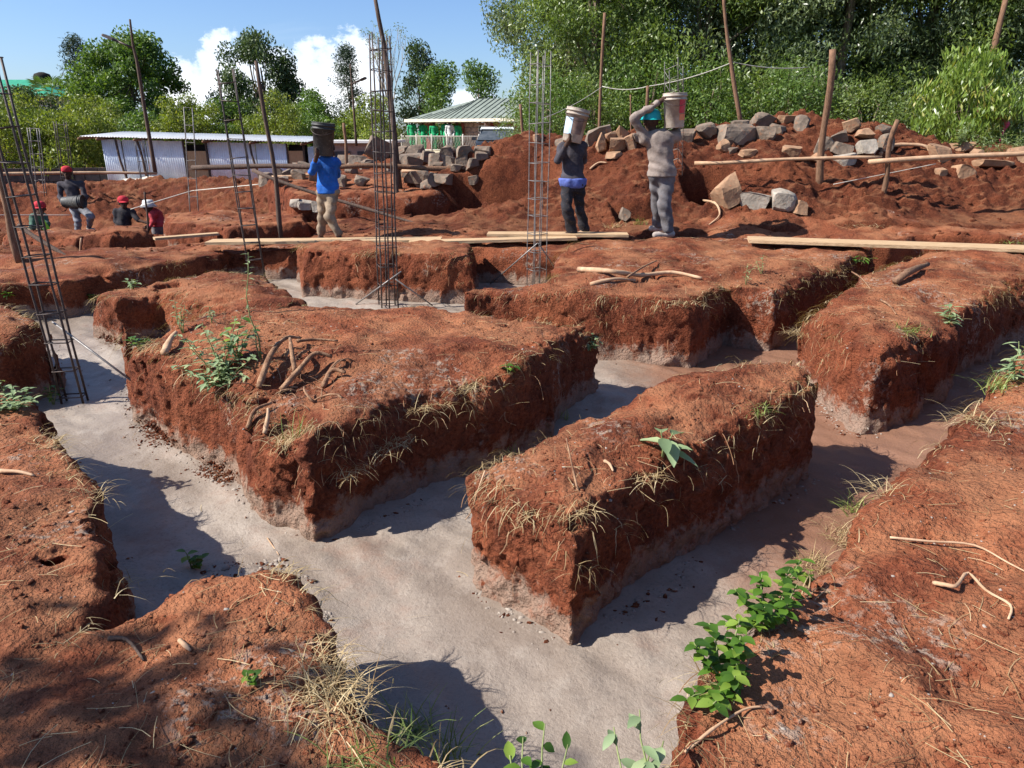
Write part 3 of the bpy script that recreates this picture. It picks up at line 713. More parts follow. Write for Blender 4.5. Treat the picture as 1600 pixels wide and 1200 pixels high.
    kl = [(tuple(c[0]), tuple(c[1]), c[2] + .014, c[3] + (.014 if i in (0, 2, 4) else .024), *c[4:]) for i, c in enumerate(legs)]
    for i, (k_, a_) in ((1, ('kl', 'al')), (3, ('kr', 'ar'))):
        ee = j[a_] + (j[k_] - j[a_]) * ankle; kl[i] = (tuple(j[k_]), tuple(ee), .076 * B, .058 + .016 * (ankle < .1))
    kl.append((tuple(pel + [0, 0, .06]), tuple(pel - [0, 0, .02]), .125 * B, .130 * B, .78))
    V, F = sdf_caps(kl, vox, .03, wrinkle); part('trousers', V + L, F, M[low], e)
    if shoes:
        for a_, t_ in (('al', 'tl'), ('ar', 'tr')):
            a0 = j[a_]; t0 = j[t_]; back = (a0 - t0) * np.array([1, 1, 0]); back = back / (np.linalg.norm(back) + 1e-6) * .045
            V, F = sdf_caps([(tuple(a0 - [0, 0, .0]), tuple(a0 - [0, 0, .045]), .050, .050), (tuple(a0 + back - [0, 0, .055]), tuple(t0), .046, .042)], vox, .03)
            part('shoe', V + L, F, M[shoes], e)
    if cap:
        kind, cm = cap; c0 = hd + np.array([0, 0, .045]); n = 20; V, F = [], []
        if kind == 'helmet': prof = [(.150, -.015), (.138, -.012), (.128, .0), (.126, .045), (.108, .085), (.070, .112), (.02, .122), (.001, .123)]
        elif kind == 'bucket': prof = [(.185, -.055), (.12, .0), (.112, .05), (.09, .085), (.001, .09)]
        else: prof = [(.108, -.02), (.112, .01), (.106, .05), (.085, .085), (.045, .105), (.001, .11)]
        Vc, Fc = lathe(prof, c0 + L, 20); cp = part({'helmet': 'hard_hat', 'bucket': 'sun_hat'}.get(kind, 'cap'), Vc, Fc, M[cm], e)
        if kind in ('helmet', 'peak'):
            f0 = c0 + fc * .10 + [0, 0, -.012]; Vb = []; 
            for a in np.linspace(-1, 1, 7): Vb += [tuple(L + c0 + [0, 0, -.008] + fc * (.105 * math.cos(a)) + rt * (.105 * math.sin(a))), tuple(L + c0 + [0, 0, -.028] + fc * (.105 * math.cos(a) + .075 * math.cos(a * 1.3)) + rt * (.105 * math.sin(a)))]
            Vt = [(*v[:2], v[2] + .008) for v in Vb]; Fb = [(2 * i, 2 * i + 1, 2 * i + 3, 2 * i + 2) for i in range(6)]
            Fb += [tuple(14 + q for q in ff)[::-1] for ff in Fb]; part('brim', Vb + Vt, Fb, M[cm], cp)
    return e

# ================================================================== BACKGROUND
GZ = -.45
def bg(px, y, z=GZ):                                   # a point y metres away in the direction of column px
    return Vector(((px - 800) / FPX * (y * math.cos(PITCH) + (CZ - z) * math.sin(PITCH)), y, z))
def cloth(name, c, rough=.9, d=.006): M[name] = rough_mat(name, tuple(x * .62 for x in c), tuple(min(1, x * 1.2) for x in c), 7.0, rough, d * 2, spec=.2, c3=tuple(.55 * x + .45 * y for x, y in zip(c, (.20, .11, .07))))
def metal(name, c1, c2, rough=.45, m=.5): M[name] = rough_mat(name, c1, c2, 2.5, rough, .003, metal=m, spec=.5)

# --- tall trees on the right
tree_kind('euc_a', 13.5, 5.2, 1.2, 150, 470, .165, 'lf_euc', 11, (.55, 1.0), 'column', .55, .17, .30)
tree_kind('euc_b', 12.5, 5.0, .8, 150, 470, .155, 'lf_euc2', 12, (.55, 1.0), 'column', .5, .16, .32)
tree_kind('euc_c', 14.0, 5.6, .6, 160, 450, .165, 'lf_euc', 13, (.6, 1.05), 'column', .5, .18, .30)
for i, (k, px, y, s, rz, lab) in enumerate([
    ('euc_a', 882, 25.5, .86, .4, 'tall silvery-leaved tree overhanging the green-roofed house, leftmost of the grove'),
    ('euc_b', 925, 22.5, .88, 2.0, 'tall bushy green tree behind the man in the dark jacket'),
    ('euc_c', 985, 27.5, 1.05, 1.1, 'shaded dark tree set back behind the thin upright pole left of the teal helmet'),
    ('euc_b', 1075, 22.2, .95, 4.0, 'tall green tree right behind the man in the teal helmet'),
    ('euc_a', 1175, 22.6, .95, 5.2, 'tall silvery tree behind the leaning pole that holds the rope'),
    ('euc_c', 1290, 21.0, .9, .2, 'tall silvery-green tree behind the stout post on the red heap'),
    ('euc_b', 1400, 21.5, .95, 3.1, 'tall green tree left above the light green bush'),
    ('euc_a', 1505, 20.8, .95, 2.2, 'tall dark tree directly above the light green bush'),
    ('euc_c', 1625, 19.8, .95, 4.4, 'tall tree at the right edge behind the leaning bare trunk'),
    ('euc_c', 930, 30.0, 1.05, 3.6, 'dark tree in the second row behind the leftmost trees of the grove'),
    ('euc_a', 1120, 31.0, 1.1, .9, 'dark tree in the second row glimpsed between two trees right of the teal helmet'),
    ('euc_b', 1330, 31.0, 1.15, 1.9, 'dark tree in the second row behind the stout post'),
    ('euc_c', 1530, 31.0, 1.1, 5.9, 'dark tree in the second row near the right edge'),
    ('euc_a', 1720, 27.0, 1.1, 1.4, 'tall tree just past the right edge of the grove')]):
    tree(k, 'broadleaf_tree', lab, bg(px, y, .6), s, rz, 'tall trees of the grove on the right')
# --- undergrowth in front of the grove
tree_kind('under', 2.6, 2.6, .2, 36, 330, .12, 'lf_mid', 21, (.4, .7), 'round', .3, .05)
tree_kind('under2', 2.3, 2.8, .1, 34, 330, .12, 'lf_euc2', 22, (.4, .7), 'round', .4, .05)
for i, (k, px, y, s, rz, lab) in enumerate([
    ('under2', 818, 24.5, .62, 0, 'grey-green shrub beside the house wall at the foot of the leftmost tall tree'),
    ('under', 860, 19.5, .8, 1, 'leafy shrub between the two white-bucket carriers and the pale rebar cage'),
    ('under2', 925, 19.8, .85, 2, 'shrub behind the pile of brown blocks'),
    ('under', 1005, 20.0, .9, 3, 'shrub behind the raised arm of the man in the teal helmet'),
    ('under', 1095, 19.5, .9, 4, 'shrub just right of the white bucket with the red label'),
    ('under2', 1165, 19.8, .9, 5, 'shrub behind the large stone slab on the heap'),
    ('under', 1230, 19.0, .85, 6, 'light shrub behind the heap between leaning pole and stout post'),
    ('under2', 1340, 18.6, .8, .5, 'dim shrub right of the stout post on the heap'),
    ('under2', 1600, 17.5, .7, 1.5, 'dim shrub at the right edge behind the grey weeds')]):
    tree(k, 'shrub', lab, bg(px, y, .75), s, rz, 'shrubs at the foot of the grove', cat='shrub')
# --- the light green bush with hanging leaves
tree_kind('hang', 2.5, 2.9, .15, 60, 340, .22, 'lf_bush', 31, (.3, .6), 'round', 1.0, .05, .22)
tree('hang', 'bush', 'large light green bush with long drooping leaves at the right', bg(1497, 17.2, 1.0), .80, .3, cat='bush')
# --- trees beyond the left side
tree_kind('rnd_dark', 6.0, 5.6, .8, 60, 300, .22, 'lf_dark', 41, (.6, 1.1), 'round', .1, .2, .45)
tree_kind('rnd_mid', 6.5, 7.0, .8, 85, 300, .24, 'lf_mid', 42, (.6, 1.1), 'round', .1, .22, .45)
tree_kind('conifer', 7.0, 2.6, .8, 60, 230, .22, 'lf_conifer', 43, (.35, .75), 'cone', .2, .13, .2)
tree_kind('slim_dark', 6.0, 2.8, 1.4, 44, 240, .20, 'lf_dark', 44, (.45, .85), 'round', .1, .12, .45)
tree_kind('slim_mid', 5.0, 2.6, .8, 40, 240, .20, 'lf_mid', 45, (.45, .8), 'round', .2, .11, .45)
for (k, nm, px, y, s, sz, rz, lab) in [
    ('rnd_dark', 'broadleaf_tree', 50, 46, .85, .70, 0, 'dark rounded tree in front of the green-roofed building at far left'),
    ('rnd_mid', 'broadleaf_tree', 222, 48, .98, 1.08, 1, 'big spreading green tree above the left end of the metal shed'),
    ('conifer', 'conifer_tree', 150, 56, 1.2, 1.18, 2, 'dark pointed conifer left behind the big spreading tree'),
    ('rnd_dark', 'broadleaf_tree', 420, 50, .92, 1.22, 3, 'dark rounded tree left of the clouds behind the tall crooked pole'),
    ('conifer', 'conifer_tree', 552, 48, 1.05, .98, 4, 'pointed dark conifer behind the right-hand street lamp'),
    ('slim_dark', 'broadleaf_tree', 660, 50, 1.02, 1.15, 5, 'slender dark tree rising behind the green-roofed house'),
    ('slim_mid', 'broadleaf_tree', 694, 48, 1.0, 1.12, 6, 'bright green slender tree just behind the house roof'),
    ('slim_mid', 'broadleaf_tree', 748, 46, .95, 1.1, 2.4, 'small green tree showing beside the tall grove above the house roof'),
    ('slim_mid', 'broadleaf_tree', 495, 46, .9, .82, 1.2, 'low green tree right below the biggest cloud'),
    ('slim_dark', 'broadleaf_tree', 128, 52, .9, .6, .2, 'small dark tree between the palm and the big spreading tree')]:
    tree(k, nm, lab, bg(px, y, -.4), s, rz, None, sz=sz)
# --- row of light green shrubs behind the shed
tree_kind('shr_a', 2.6, 3.0, .1, 34, 230, .17, 'lf_shrub', 51, (.4, .8), 'round', .0, .05, .4)
tree_kind('shr_b', 3.0, 2.6, .1, 32, 230, .17, 'lf_shrub', 52, (.4, .75), 'round', .0, .05, .4)
tree_kind('shr_c', 2.4, 2.8, .1, 32, 220, .17, 'lf_mid', 53, (.4, .8), 'round', .0, .05, .4)
ORD = ['first', 'second', 'third', 'fourth', 'fifth', 'sixth', 'seventh', 'eighth', 'ninth', 'tenth', 'eleventh', 'twelfth', 'thirteenth', 'fourteenth', 'fifteenth', 'sixteenth', 'seventeenth', 'eighteenth', 'nineteenth', 'twentieth', 'twenty-first', 'twenty-second', 'twenty-third', 'twenty-fourth', 'twenty-fifth', 'twenty-sixth', 'twenty-seventh', 'twenty-eighth']
rs = random.Random(5)
for i, px in enumerate(range(-30, 615, 36)):
    k = ('shr_a', 'shr_b', 'shr_b', 'shr_c')[i % 4]
    tree(k, 'shrub', f'light green shrub, {ORD[i]} from the left in the nearer hedge row behind the shed', bg(px + rs.uniform(-8, 8), 40 + rs.uniform(-1.5, 1.5), -.45), rs.uniform(.85, 1.08), rs.uniform(0, 6), 'shrubs of the nearer hedge row', cat='shrub', sz=rs.uniform(.95, 1.2))
for i, px in enumerate(range(20, 640, 48)):
    k = ('shr_b', 'slim_mid', 'shr_a')[i % 3]
    tree(k, 'shrub', f'taller green shrub, {ORD[i]} from the left in the row behind the hedge', bg(px + rs.uniform(-10, 10), 45 + rs.uniform(-2, 2), -.45), rs.uniform(.95, 1.15), rs.uniform(0, 6), 'shrubs of the farther row', cat='shrub', sz=rs.uniform(1.0, 1.25) * (.62 if k == 'slim_mid' else 1))
for i, (px, y) in enumerate([(20, 30), (60, 31), (100, 30), (140, 31.5), (172, 33)]):
    tree(('shr_a', 'shr_b')[i % 2], 'shrub', f'yellow-green bush behind the dark wall left of the shed, {ORD[i]} from the left', bg(px, y, -.45), .85, i * 1.3, 'bushes behind the dark wall', cat='shrub', sz=1.05)
# --- palms
def palm(px, y, h, s, label, skirt=True):
    e = thing('palm_tree', label, 'palm', bg(px, y, GZ)); b = e.location.copy()
    V, F = tube(wobble(b, b + Vector((.1, 0, h)), 8, .05, 3), [.20 * s] * 8, 8); part('trunk', V, F, M['bark_tree'], e)
    r = np.random.default_rng(int(px)); C0 = np.array(b) + [.1, 0, h]; LV, LF, LA = [], [], []
    for i in range(34):
        az = i * 2.4; el = r.uniform(-.3, 1.2); dead = skirt and i > 24
        if dead: el = r.uniform(-1.35, -.9)
        d = np.array([math.cos(az) * math.cos(el), math.sin(az) * math.cos(el), math.sin(el)]); st = C0 + d * 1.0 * s; sd2 = np.cross(d, [0, 0, 1.0]); sd2 /= np.linalg.norm(sd2) + 1e-6
        LV2, LF2 = [C0 - sd2 * .02, C0 + sd2 * .02, st + sd2 * .02, st - sd2 * .02], [(0, 1, 2, 3)]
        for q in np.linspace(-1.25, 1.25, 13):                          # fan of leaflets
            dd = d * math.cos(q) + sd2 * math.sin(q); dd[2] -= .22; w = np.cross(dd, d + [0, 0, .3]); w = np.cross(dd, w); w /= np.linalg.norm(w) + 1e-6
            k = len(LV2); LV2 += [st - w * .02, st + dd * .5 * s + w * .035, st + dd * .95 * s - [0, 0, .16 * s], st + dd * .5 * s - w * .035]; LF2.append((k, k + 1, k + 2, k + 3))
        part('frond', LV2, LF2, M['lf_dark' if dead else 'lf_mid'], e, smooth=False, attr=[.35 + .4 * r.random()] * len(LV2))
palm(97, 58, 4.4, 1.15, 'fan palm with a dark skirt of dead fronds beside the green-roofed building')
palm(320, 52, 2.5, .8, 'small fan palm left of the first cloud above the shed roof', False)
# --- bare tree
def bare_tree():
    e = thing('bare_tree', 'almost leafless pale tree right of the tallest rebar cage', 'tree', bg(620, 50, GZ)); b = e.location.copy(); r = random.Random(4); G = []; tips = []
    def grow(p, d, L, rad, k):
        q = p + d * L; G.append(tube([p, p.lerp(q, .5) + Vector((r.uniform(-.05, .05), 0, 0)), q], [rad, rad * .85, rad * .7], 5, False))
        if k == 0: tips.append(q); return
        for _ in range(3 if k > 2 else 2):
            grow(q, (d + Vector((r.uniform(-.38, .38), r.uniform(-.38, .38), r.uniform(.0, .3)))).normalized(), L * r.uniform(.68, .9), rad * .62, k - 1)
    grow(b, Vector((.02, 0, 1)), 2.0, .11, 5); V, F = join(*G); part('trunk', V, F, M['bark_pale'], e)
    L = e.location; c = link('crown', crown_mesh('bare_crown', [(*(p - L), .35) for p in tips], 32, .14, M['lf_shrub'], 9, 0, .5), e)
bare_tree()

# --- metal shed
metal('sheet', (.66, .68, .70), (.80, .82, .84), .45, .1); metal('sheet_blue', (.58, .67, .76), (.72, .79, .86), .45, .1); metal('sheet_roof', (.62, .62, .60), (.78, .78, .76), .4, .35)
cloth('shade_and_tank_black', (.02, .018, .016))  # near-black: painted shade behind the shed doors, also the water tank's plastic
M['door_wood'] = rough_mat('shed_door_wood', (.34, .21, .11), (.46, .31, .17), 5, .8, .004, stretch=(14, 14, 1))
def corrugated(a, b, z0, z1, pitch=.076, amp=.008, tilt=0.0):
    a, b = Vector(a), Vector(b); d = (b - a); L = d.length; d.normalize(); nn = Vector((d.y, -d.x, 0)); m = max(4, int(L / pitch) * 4); V, F = [], []
    for i in range(m + 1):
        q = a + d * (L * i / m) + nn * amp * math.sin(i * math.pi / 2 + .4); V += [(q.x, q.y, z0), (q.x + tilt, q.y, z1), (q.x + tilt - nn.x * .006, q.y - nn.y * .006, z1), (q.x - nn.x * .006, q.y - nn.y * .006, z0)]
        if i: k = 4 * i; F += [(k - 4, k, k + 1, k - 3), (k - 3, k + 1, k + 2, k - 2), (k - 2, k + 2, k + 3, k - 1), (k - 1, k + 3, k, k - 4)]
    F += [(0, 1, 2, 3), (4 * m + 3, 4 * m + 2, 4 * m + 1, 4 * m)]
    return V, F
def shed():
    Y0 = 29.0; pt = lambda px, dy=0.0: bg(px, Y0 + dy * 1.0, -.55)
    xl, xr = pt(172).x, pt(480).x; zb = -.60; zt = 1.42; yb = lambda x: Y0 + (x - xl) / (xr - xl) * .6
    e = thing('metal_shed', 'long low shed of corrugated metal sheets with two plywood doors', 'shed', ((xl + xr) / 2, Y0 + 1, zb))
    zt_ = lambda x: zt - .20 * (x - xl) / (xr - xl)
    cuts = [172, 202, 236, 292, 327, 360, 402, 447]                    # columns where sheets and doors change
    segs = [(172, 200, 'sheet_blue'), (202, 236, 'sheet_blue'), (237, 264, 'sheet'), (264, 291, 'sheet'), (328, 364, 'sheet'), (364, 400, 'sheet'), (401, 424, 'sheet_blue'), (424, 447, 'sheet_blue')]
    for a, b, m in segs:
        xa, xb = pt(a).x, pt(b).x; V, F = corrugated((xa, yb(xa), 0), (xb, yb(xb), 0), zb, zt_(xa) - .12); part('wall_sheet', V, F, M[m], e)
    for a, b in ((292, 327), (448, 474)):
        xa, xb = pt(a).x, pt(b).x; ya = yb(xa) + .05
        V, F = box(((xa + xb) / 2, ya + .35, .15), (xb - xa + .1, .02, 1.9)); part('interior_shade_sheet', V, F, M['shade_and_tank_black'], e, smooth=False)  # near-black sheet stands in for the shade inside the doorway
        dr = part('door', *box(((xa + xb) / 2, ya, zb + .74), (xb - xa - .05, .04, 1.46)), M['door_wood'], e, smooth=False)
        part('batten', *box(((xa + xb) / 2, ya - .035, zb + .80), (xb - xa - .08, .03, .07)), M['pale_wood'], dr, smooth=False)
        for q in (xa, xb): part('door_post', *tube([(q, ya - .03, zb - .2), (q, ya - .03, zt_(q) - .1)], .045, 6), M['bark_dark'], e)
    part('wall_sheet', *corrugated((xr, yb(xr), 0), (xr + .15, yb(xr) + 2.6, 0), zb, zt_(xr) - .2), M['sheet'], e)
    part('wall_sheet', *corrugated((xl, yb(xl) + .02, 0), (xl + .15, yb(xl) + 2.6, 0), zb, zt_(xl) - .2), M['sheet'], e)
    rx0, rx1 = pt(150).x, pt(484).x; n = 8
    for i in range(n):
        a = rx0 + (rx1 - rx0) * i / n; b = rx0 + (rx1 - rx0) * (i + 1.03) / n; V = []; F = []; m = 40
        for k in range(m + 1):
            x = a + (b - a) * k / m; w = .012 * math.sin(k * 1.57) + .006 * (i % 2)
            for (yy, zz) in ((yb(x) - .38, zt_(x) - .02), (yb(x) + 2.9, zt_(x) + .14)): V += [(x, yy, zz + w), (x, yy, zz + w + .012)]
            if k: q = 4 * k; F += [(q - 4, q - 2, q + 2, q), (q - 3, q + 1, q + 3, q - 1), (q - 4, q, q + 1, q - 3), (q - 2, q - 1, q + 3, q + 2)]
        part('roof_sheet', V, F, M['sheet_roof'], e)
    for px in (150, 176, 230, 330, 400, 476):
        x = pt(px).x; part('rafter', *tube([(x, yb(x) - .5, zt_(x) - .10), (x, yb(x) + 2.9, zt_(x) + .04)], .05, 6), M['bark'], e)
    for (p0, p1) in ((197, 212), (228, 241), (395, 410)):              # props leaning on the front
        a, b = pt(p1), pt(p0); part('prop', *tube(wobble((a.x, yb(a.x) - .45, zb), (b.x, yb(b.x) - .2, zt_(b.x) - .1), 6, .03, p0), .045, 6), M['bark_dark'], e)
shed()
cloth('tarp', (.50, .44, .38))
def tarp():
    c = bg(228, 28.5, -.35); V, F = [], []; n, m = 22, 10
    for i in range(n + 1):
        for k in range(m + 1):
            u, v = i / n * 2 - 1, k / m * 2 - 1; x = c.x + u * 1.25; y = c.y + v * .6; h = .30 * (1 - u * u) * (1 - v * v) + .05 * math.sin(7 * u + 3 * v) * (1 - abs(v)); V.append((x, y, c.z + .0 + h))
    for i in range(n):
        for k in range(m): q = i * (m + 1) + k; F.append((q, q + m + 1, q + m + 2, q + 1))
    solo('tarpaulin', V, F, M['tarp'], 'pale tarpaulin spread over a low pile in front of the shed', 'tarpaulin')
tarp()
# --- dark boundary wall of stones, at the left
M['wall_stone'] = rough_mat('dark_wall_stone', (.055, .048, .042), (.12, .10, .085), 3.0, .95, .03)
def boundary_wall():
    a, b = bg(-120, 28, -.5), bg(178, 29.5, -.5); e = thing('stone_wall', 'low dark stone boundary wall left of the shed', 'wall', (a + b) / 2); L = (b - a).length; d = (b - a).normalized(); ang = math.atan2(d.y, d.x); r = random.Random(2)
    part('core', *box(((a + b) / 2 + Vector((0, .12, .36))), (L, .2, .72), ang), M['wall_stone'], e, smooth=False)
    for row in range(3):
        x = -.15 * (row % 2); 
        while x < L:
            w = r.uniform(.35, .55); c = a + d * (x + w / 2); part('stone', *box((c.x, c.y, a.z + .13 + row * .25), (w - .025, .24 + r.uniform(0, .04), .23), ang + r.uniform(-.02, .02)), M['wall_stone'], e, smooth=False); x += w
boundary_wall()
# --- green roofed house with veranda
M['roof_green'] = rough_mat('green_roof_sheet', (.15, .175, .15), (.22, .25, .215), 3.0, .6, .004); M['fascia'] = rough_mat('cream_fascia', (.62, .55, .42), (.74, .68, .55), 3.0, .7, .003)
M['block_wall'] = rough_mat('pinkish_block', (.25, .17, .145), (.37, .27, .235), 5.0, .9, .01); M['mortar'] = rough_mat('wall_mortar', (.30, .25, .22), (.38, .32, .28), 5.0, .9, .01)
M['maroon'] = rough_mat('maroon_paint', (.15, .045, .04), (.22, .07, .06), 5.0, .7, .004); M['cream'] = rough_mat('cream_paint', (.60, .52, .36), (.72, .64, .48), 4.0, .8, .004)
M['glass'] = rough_mat('window_glass', (.05, .06, .07), (.10, .11, .12), 3.0, .1, .001, spec=.7); M['white'] = rough_mat('white_paint', (.70, .69, .66), (.82, .81, .78), 5.0, .6, .003)
M['railing'] = rough_mat('railing_paint', (.36, .33, .29), (.46, .43, .38), 5.0, .7, .003)
def house():
    D = 42.0; e = thing('house', 'small block house with green hipped roof and railed veranda beside the tall trees', 'house', bg(715, D + 3, .3))
    def pt(px, py, y): return aty(px, py, y)
    # eave corners (front left, front right, back right, back left) and ridge
    A, B = pt(633, 187, D + 1.5), pt(765, 175, D - 1.2); dirx = (B - A); dirx.z = 0; B = A + dirx * 1.75; Bk = Vector((-dirx.y, dirx.x, 0)).normalized() * 6.2
    ez = A.z; C, Dd = B + Bk, A + Bk; r1 = A + (B - A) * .30 + Bk * .5 + Vector((0, 0, 1.15)); r2 = A + (B - A) * .8 + Bk * .5 + Vector((0, 0, 1.15))
    for p in (A, B, C, Dd): p.z = ez
    roof = part('roof', [A, B, C, Dd, r1, r2], [(0, 1, 5, 4), (1, 2, 5), (2, 3, 4, 5), (3, 0, 4), (3, 2, 1, 0)], M['roof_green'], e, smooth=False)
    for p, q in ((A, B), (A, Dd), (B, C)):
        part('fascia', *tube([p + Vector((0, 0, -.06)), q + Vector((0, 0, -.06))], .11, 4), M['fascia'], roof, smooth=False)
    n = 26
    for i in range(1, n):                                              # raised seams of the roof sheets
        p = A.lerp(B, i / n); q = min(1.0, min(i / n / .30, (1 - i / n) / .2)); s_ = p + (r1 + (r2 - r1) * ((i / n - .3) / .5 if .3 < i / n < .8 else (0 if i / n <= .3 else 1)) - p) * q
        if q > .05: part('seam', *tube([p + Vector((0, 0, .02)), s_ + Vector((0, 0, .03))], .022, 4), M['roof_green'], roof)
    soff = [A + Vector((0, 0, -.17)), B + Vector((0, 0, -.17)), C + Vector((0, 0, -.17)), Dd + Vector((0, 0, -.17))]; part('soffit', soff, [(0, 1, 2, 3)], M['fascia'], e, smooth=False)
    zf = pt(660, 236, D).z; ux = dirx.normalized(); uy = Bk.normalized(); W0 = A + ux * 3.2 + uy * .9; W0.z = zf; Lw = (B - A).length - 3.6
    ang = math.atan2(ux.y, ux.x)
    def loc(x, y, z): v = W0 + ux * x + uy * y; return Vector((v.x, v.y, zf + z))
    H = ez - zf - .17
    wl = part('wall', *box(loc(Lw / 2, 2.2, H / 2), (Lw, 4.2, H), ang), M['mortar'], e, smooth=False)
    nr = max(6, int(H / .22)); bh = H / nr
    for row in range(nr):
        x = 0.0 if row % 2 else -.2
        while x < Lw - .05:
            x0 = max(x, 0); x1 = min(x + .4, Lw)
            if x1 - x0 > .08: part('block', *box(loc((x0 + x1) / 2, .085, (row + .5) * bh), (x1 - x0 - .03, .06, bh - .03), ang), M['block_wall'], wl, smooth=False)
            x += .4
    for x in (.08, 2.0): part('pilaster', *box(loc(x, .04, H / 2), (.18, .12, H), ang), M['maroon'], e, smooth=False)
    for x in (1.35, 2.75):
        w = part('window', *box(loc(x, .03, H * .78), (.42, .08, .36), ang), M['white'], e, smooth=False)
        for sx_ in (-.1, .1): part('pane', *box(loc(x + sx_, -.02, H * .78), (.15, .03, .26), ang), M['glass'], w, smooth=False)
    part('drainpipe', *tube([loc(1.95, -.75, H + .1), loc(1.95, -.6, H - .15), loc(2.0, -.1, H - .3), loc(2.0, -.09, 0)], .05, 8), M['white'], e)
    # veranda: back wall, column, slab
    part('veranda_slab', *box(loc(-1.2, .4, -.16), (5.6, 3.6, .28), ang), M['cream'], e, smooth=False)
    part('column', *box(loc(-2.55, .5, H / 2), (.34, .34, H), ang), M['maroon'], e, smooth=False)
    part('column', *tube([loc(-.5, -.4, 0), loc(-.5, -.4, H + .05)], .05, 8), M['white'], e)
    part('column', *box(loc(-.25, 2.6, H / 2), (.3, .3, H), ang), M['maroon'], e, smooth=False)
    rl = thing('railing', 'white railing of thin curved bars along the house veranda', 'railing', loc(-.6, -1.3, 0)); n = 60
    a, b = loc(-3.2, -1.3, 0), loc(3.0, -1.3, 0)
    for z in (.06, .78): part('rail', *tube([a + Vector((0, 0, z)), b + Vector((0, 0, z))], .028, 5), M['railing'], rl)
    for i in range(n + 1):
        p = a.lerp(b, i / n)
        if i % 10 == 0: part('post', *tube([p + Vector((0, 0, -.3)), p + Vector((0, 0, .9))], .05, 6), M['railing'], rl)
        else: part('baluster', *tube([p + Vector((0, 0, .05)), p + ux * .07 + Vector((0, 0, .3)), p - ux * .02 + Vector((0, 0, .55)), p + Vector((0, 0, .78))], .014, 4), M['railing'], rl)
    return loc, H
house_loc, house_H = house()
# --- far building at left with green roof
def far_building():
    D = 64; e = thing('building', 'cream two-storey building with bright green roof half hidden by trees at far left', 'building', bg(10, D, GZ)); p = lambda px, py, y=D: aty(px, py, y)
    M['roof_bright'] = rough_mat('bright_green_roof', (.02, .22, .12), (.04, .30, .17), 3, .5, .004)
    a, b = p(-150, 150), p(90, 150); z1 = a.z; z0 = -.8; xm = (a.x + b.x) / 2
    part('wall', *box((xm - .2, D + 4.2, (z0 + z1) / 2), (b.x - a.x - 1.2, 7.6, z1 - z0)), M['cream'], e, smooth=False)
    rf = part('roof', [(a.x, D - .5, z1), (b.x, D - .5, z1), (b.x, D + 9, z1), (a.x, D + 9, z1), (a.x + 3.5, D + 4, z1 + 1.5), (b.x - 4.6, D + 4, z1 + 1.5)], [(0, 1, 5, 4), (1, 2, 5), (2, 3, 4, 5), (3, 0, 4), (3, 2, 1, 0)], M['roof_bright'], e, smooth=False)
    part('water_tank', *lathe([(.7, 0), (.72, .5), (.6, .75), (.2, .9), (.01, .92)], (p(22, 128).x, D + 4, z1 + 1.2), 18), M['shade_and_tank_black'], rf)
    z2 = p(0, 198).z
    part('lower_roof', *box((p(-20, 198).x, D - 1.0, z2), (4.4, 2.0, .25)), M['roof_bright'], e, smooth=False)
    for i in range(9):
        for zz in (z2 - 1.4, z1 - 1.3):
            x = a.x + 1.2 + i * (b.x - a.x - 2.6) / 8; w = part('window', *box((x, D + .38, zz), (.9, .1, 1.1)), M['white'], e, smooth=False); part('pane', *box((x, D + .32, zz), (.72, .04, .92)), M['glass'], w, smooth=False)
far_building()
